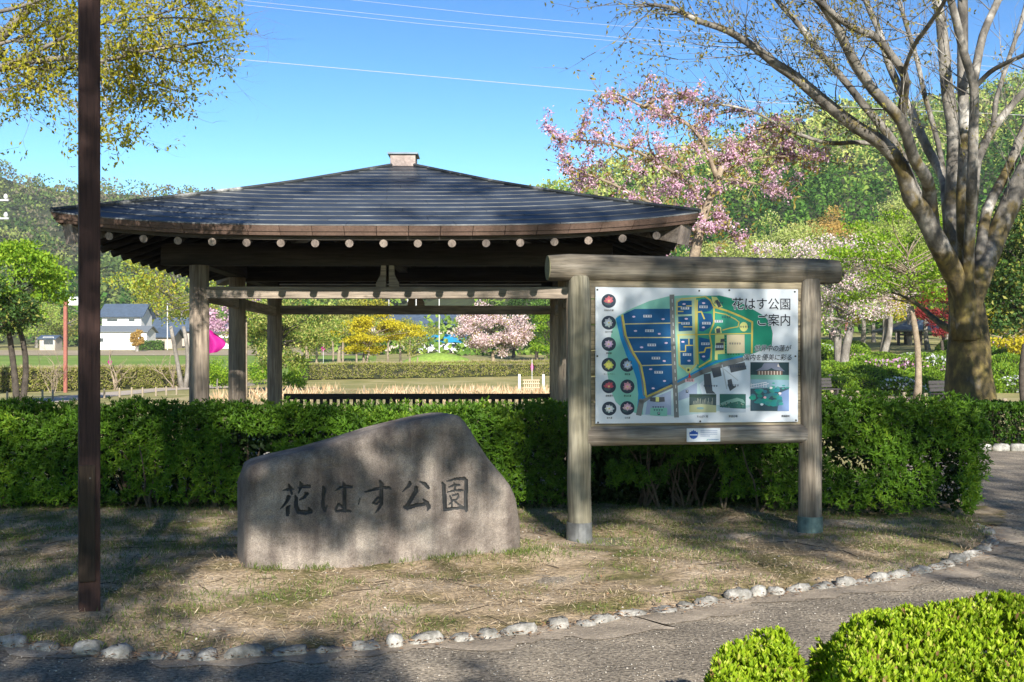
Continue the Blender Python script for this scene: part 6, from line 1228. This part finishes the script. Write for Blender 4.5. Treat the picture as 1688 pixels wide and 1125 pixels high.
# ================================================================ TREES BEHIND THE CAMERA (they cast the dappled shade)
def hit_px(C):
    """where the shadow of a point falls, as a photo pixel"""
    Lx, Ly, Lz = -SDIR.x, -SDIR.y, -SDIR.z; out = []
    for x, y, z in C:
        res = None
        for (kind_, val) in (('bough', 10.2), ('h', .58), ('y', 10.1), ('h', 0.0), ('y', 11.9), ('roof', 0)):
            if kind_ == 'bough':
                t = (val - y) / Ly; X_, Z_ = x + Lx * t, z + Lz * t
                if -5.6 < X_ < -2.3 and 2.9 < Z_ < 5.5: res = (X_, val, Z_); break
                continue
            if kind_ == 'h':
                t = (val - z) / Lz; X_, Y_ = x + Lx * t, y + Ly * t
                if val > .1: ok = .7 < X_ < 3.2 and 2.4 < Y_ < 4.7
                else: ok = Y_ < 11.7
                if ok and t > 0: res = (X_, Y_, val); break
            elif kind_ == 'y':
                t = (val - y) / Ly; X_, Z_ = x + Lx * t, z + Lz * t
                ok = (.3 < X_ < 3.1 and .85 < Z_ < 2.55) if val < 11 else (0 < Z_ < 1.15)
                if ok and t > 0: res = (X_, val, Z_); break
            else:
                t = (14.0 - y) / Ly; res = (x + Lx * t, 14.0, z + Lz * t)
        X_, Y_, Z_ = res; out.append((CX + X_ / max(Y_, .5) * F, HZ - (Z_ - EYE) / max(Y_, .5) * F, Y_))
    return np.array(out)
LIT = [(620, 992, 290, 66), (930, 962, 270, 64), (300, 1050, 190, 26), (860, 1078, 200, 40), (1240, 1005, 120, 25), (1480, 930, 130, 40), (1350, 985, 200, 16), (1010, 900, 90, 26), (1480, 1080, 360, 150), (1400, 1250, 400, 160), (1600, 1000, 160, 50), (720, 700, 70, 30), (700, 760, 60, 50), (610, 800, 45, 55), (800, 840, 50, 60),
       (650, 692, 320, 22), (250, 684, 270, 13), (1500, 672, 160, 12), (1450, 790, 60, 24), (890, 760, 50, 60), (370, 860, 30, 20), (190, 110, 230, 130), (420, 485, 500, 30), (560, 382, 480, 14), (450, 420, 160, 30), (620, 330, 230, 40), (900, 360, 160, 30), (340, 340, 80, 30), (330, 560, 50, 60), (700, 480, 400, 16), (1080, 395, 70, 30)]
rng = np.random.default_rng(90); L_shade = LV['spring']
def shade_tree(label, base, cc, rad, ncl, seed, top_at=None):
    rng = np.random.default_rng(seed); rs = random.Random(seed); g = unit(rng.normal(size=(ncl, 3))) * rng.random((ncl, 1)) ** .4; C = np.array(cc) + g * np.array(rad); C = C[(C[:, 1] < -1.2) | (C[:, 0] > 7.5)]; C = C[C[:, 2] > 2.6]; RC = .30
    hp = hit_px(C); lit = np.zeros(len(C), bool)
    for (cx, cy, rx, ry) in LIT: lit |= ((hp[:, 0] - cx) / rx) ** 2 + ((hp[:, 1] - cy) / ry) ** 2 < 1.5
    C = C[~lit | (rng.random(len(C)) < .03)]
    root = thing('shade_tree', label, 'tree', base); O = np.array(base); m = MB(); top = Vector(top_at or (cc[0], cc[1], cc[2] - rad[2] * .3)) - Vector(base)
    tr_ = curve((0, 0, -.1), top, .04, rs, 7); m.tube(tr_, [.34, .27, .24, .22, .2, .17, .13], 10)
    for i in range(0, len(C), 34): e = Vector(C[i] - O); a = tr_[rs.randint(3, 6)]; m.tube(curve(a, e, .1, rs, 5), [.04, .03, .022, .015, .008], 5)
    m.build('trunk', M_bark, root, smooth=True); n = len(C) * 22; P = np.repeat(C, 22, 0) + unit(rng.normal(size=(n, 3))) * rng.random((n, 1)) ** .5 * RC
    o = leaves('crown', L_shade, P - O, rdir(rng, n), rdir(rng, n) + np.array([0, -.4, .4]), rng.uniform(.10, .18, n), rng.uniform(.06, .10, n), root); o['kind'] = 'stuff'; return len(C)
print('shade', shade_tree('tall shade tree standing behind the camera to the right', (9.2, -8.5, 0), (4.6, -7.6, 9.0), (5.2, 4.6, 6.4), 1750, 91, (9.0, -8.2, 7.2)), shade_tree('tall shade tree standing behind the camera to the left', (-3.6, -7.8, 0), (-2.6, -7.2, 8.0), (5.0, 4.2, 5.6), 2100, 92), shade_tree('shade tree standing farthest right behind the camera', (12.5, -7.0, 0), (11.2, -6.6, 7.5), (4.4, 4.0, 4.8), 600, 93), shade_tree('shade tree standing just outside the right edge of the view', (12.2, 12.2, 0), (11.4, 12, 8.6), (3.0, 2.8, 3.6), 330, 94))

# twigs and tufts on the bed
rt = random.Random(8); tw = MB()
for _ in range(150):
    x, y = rt.uniform(-5, 4.2), rt.uniform(6.4, 11.4)
    if not inside(np.array([x]), np.array([y]), BP)[0]: continue
    a_ = rt.uniform(0, 6.28); L_ = rt.uniform(.08, .4); p_ = [(x + math.cos(a_) * L_ * t + rt.uniform(-.01, .01), y + math.sin(a_) * L_ * t + rt.uniform(-.01, .01), float(bedz(x + math.cos(a_) * L_ * t, y + math.sin(a_) * L_ * t)) + .008) for t in (0, .33, .66, 1)]; tw.tube(p_, [.004, .004, .003, .002], 4)
tag(tw.build('fallen_twigs', M_stem), kind='stuff')
rng = np.random.default_rng(19); s_ = rng.uniform(-.1, 2.5, 1500); of = np.abs(rng.normal(0, .09, 1500)) + .0; x = ST_O.x + ST_T.x * s_ + ST_T.y * of; y = ST_O.y + ST_T.y * s_ - ST_T.x * of; k_ = vnoise(s_, of * 0, 5, 3) + .5 * rng.random(1500) > .75; x, y = x[k_], y[k_]; n = len(x)
tag(leaves('green_grass', L_tuft, np.stack([x, y, bedz(x, y)], 1), np.c_[rng.normal(0, .5, n), rng.normal(-.2, .4, n), np.ones(n)], rdir(rng, n), rng.uniform(.03, .075, n), rng.uniform(.003, .006, n)), kind='stuff')

# ================================================================ HAZE over the valley
hz = MB(); hz.box((0, 560, 66), (2400, 1500, 146)); hm_ = bpy.data.materials.new('haze_air'); hm_.use_nodes = True; nt = hm_.node_tree; nt.nodes.clear()
vo = nt.nodes.new('ShaderNodeVolumePrincipled'); vo.inputs['Density'].default_value = 0.00024; vo.inputs['Color'].default_value = (.86, .92, 1, 1); vo.inputs['Anisotropy'].default_value = 0.1
oo = nt.nodes.new('ShaderNodeOutputMaterial'); nt.links.new(vo.outputs[0], oo.inputs['Volume']); tag(hz.build('haze', hm_), kind='stuff')
bpy.context.view_layer.update()
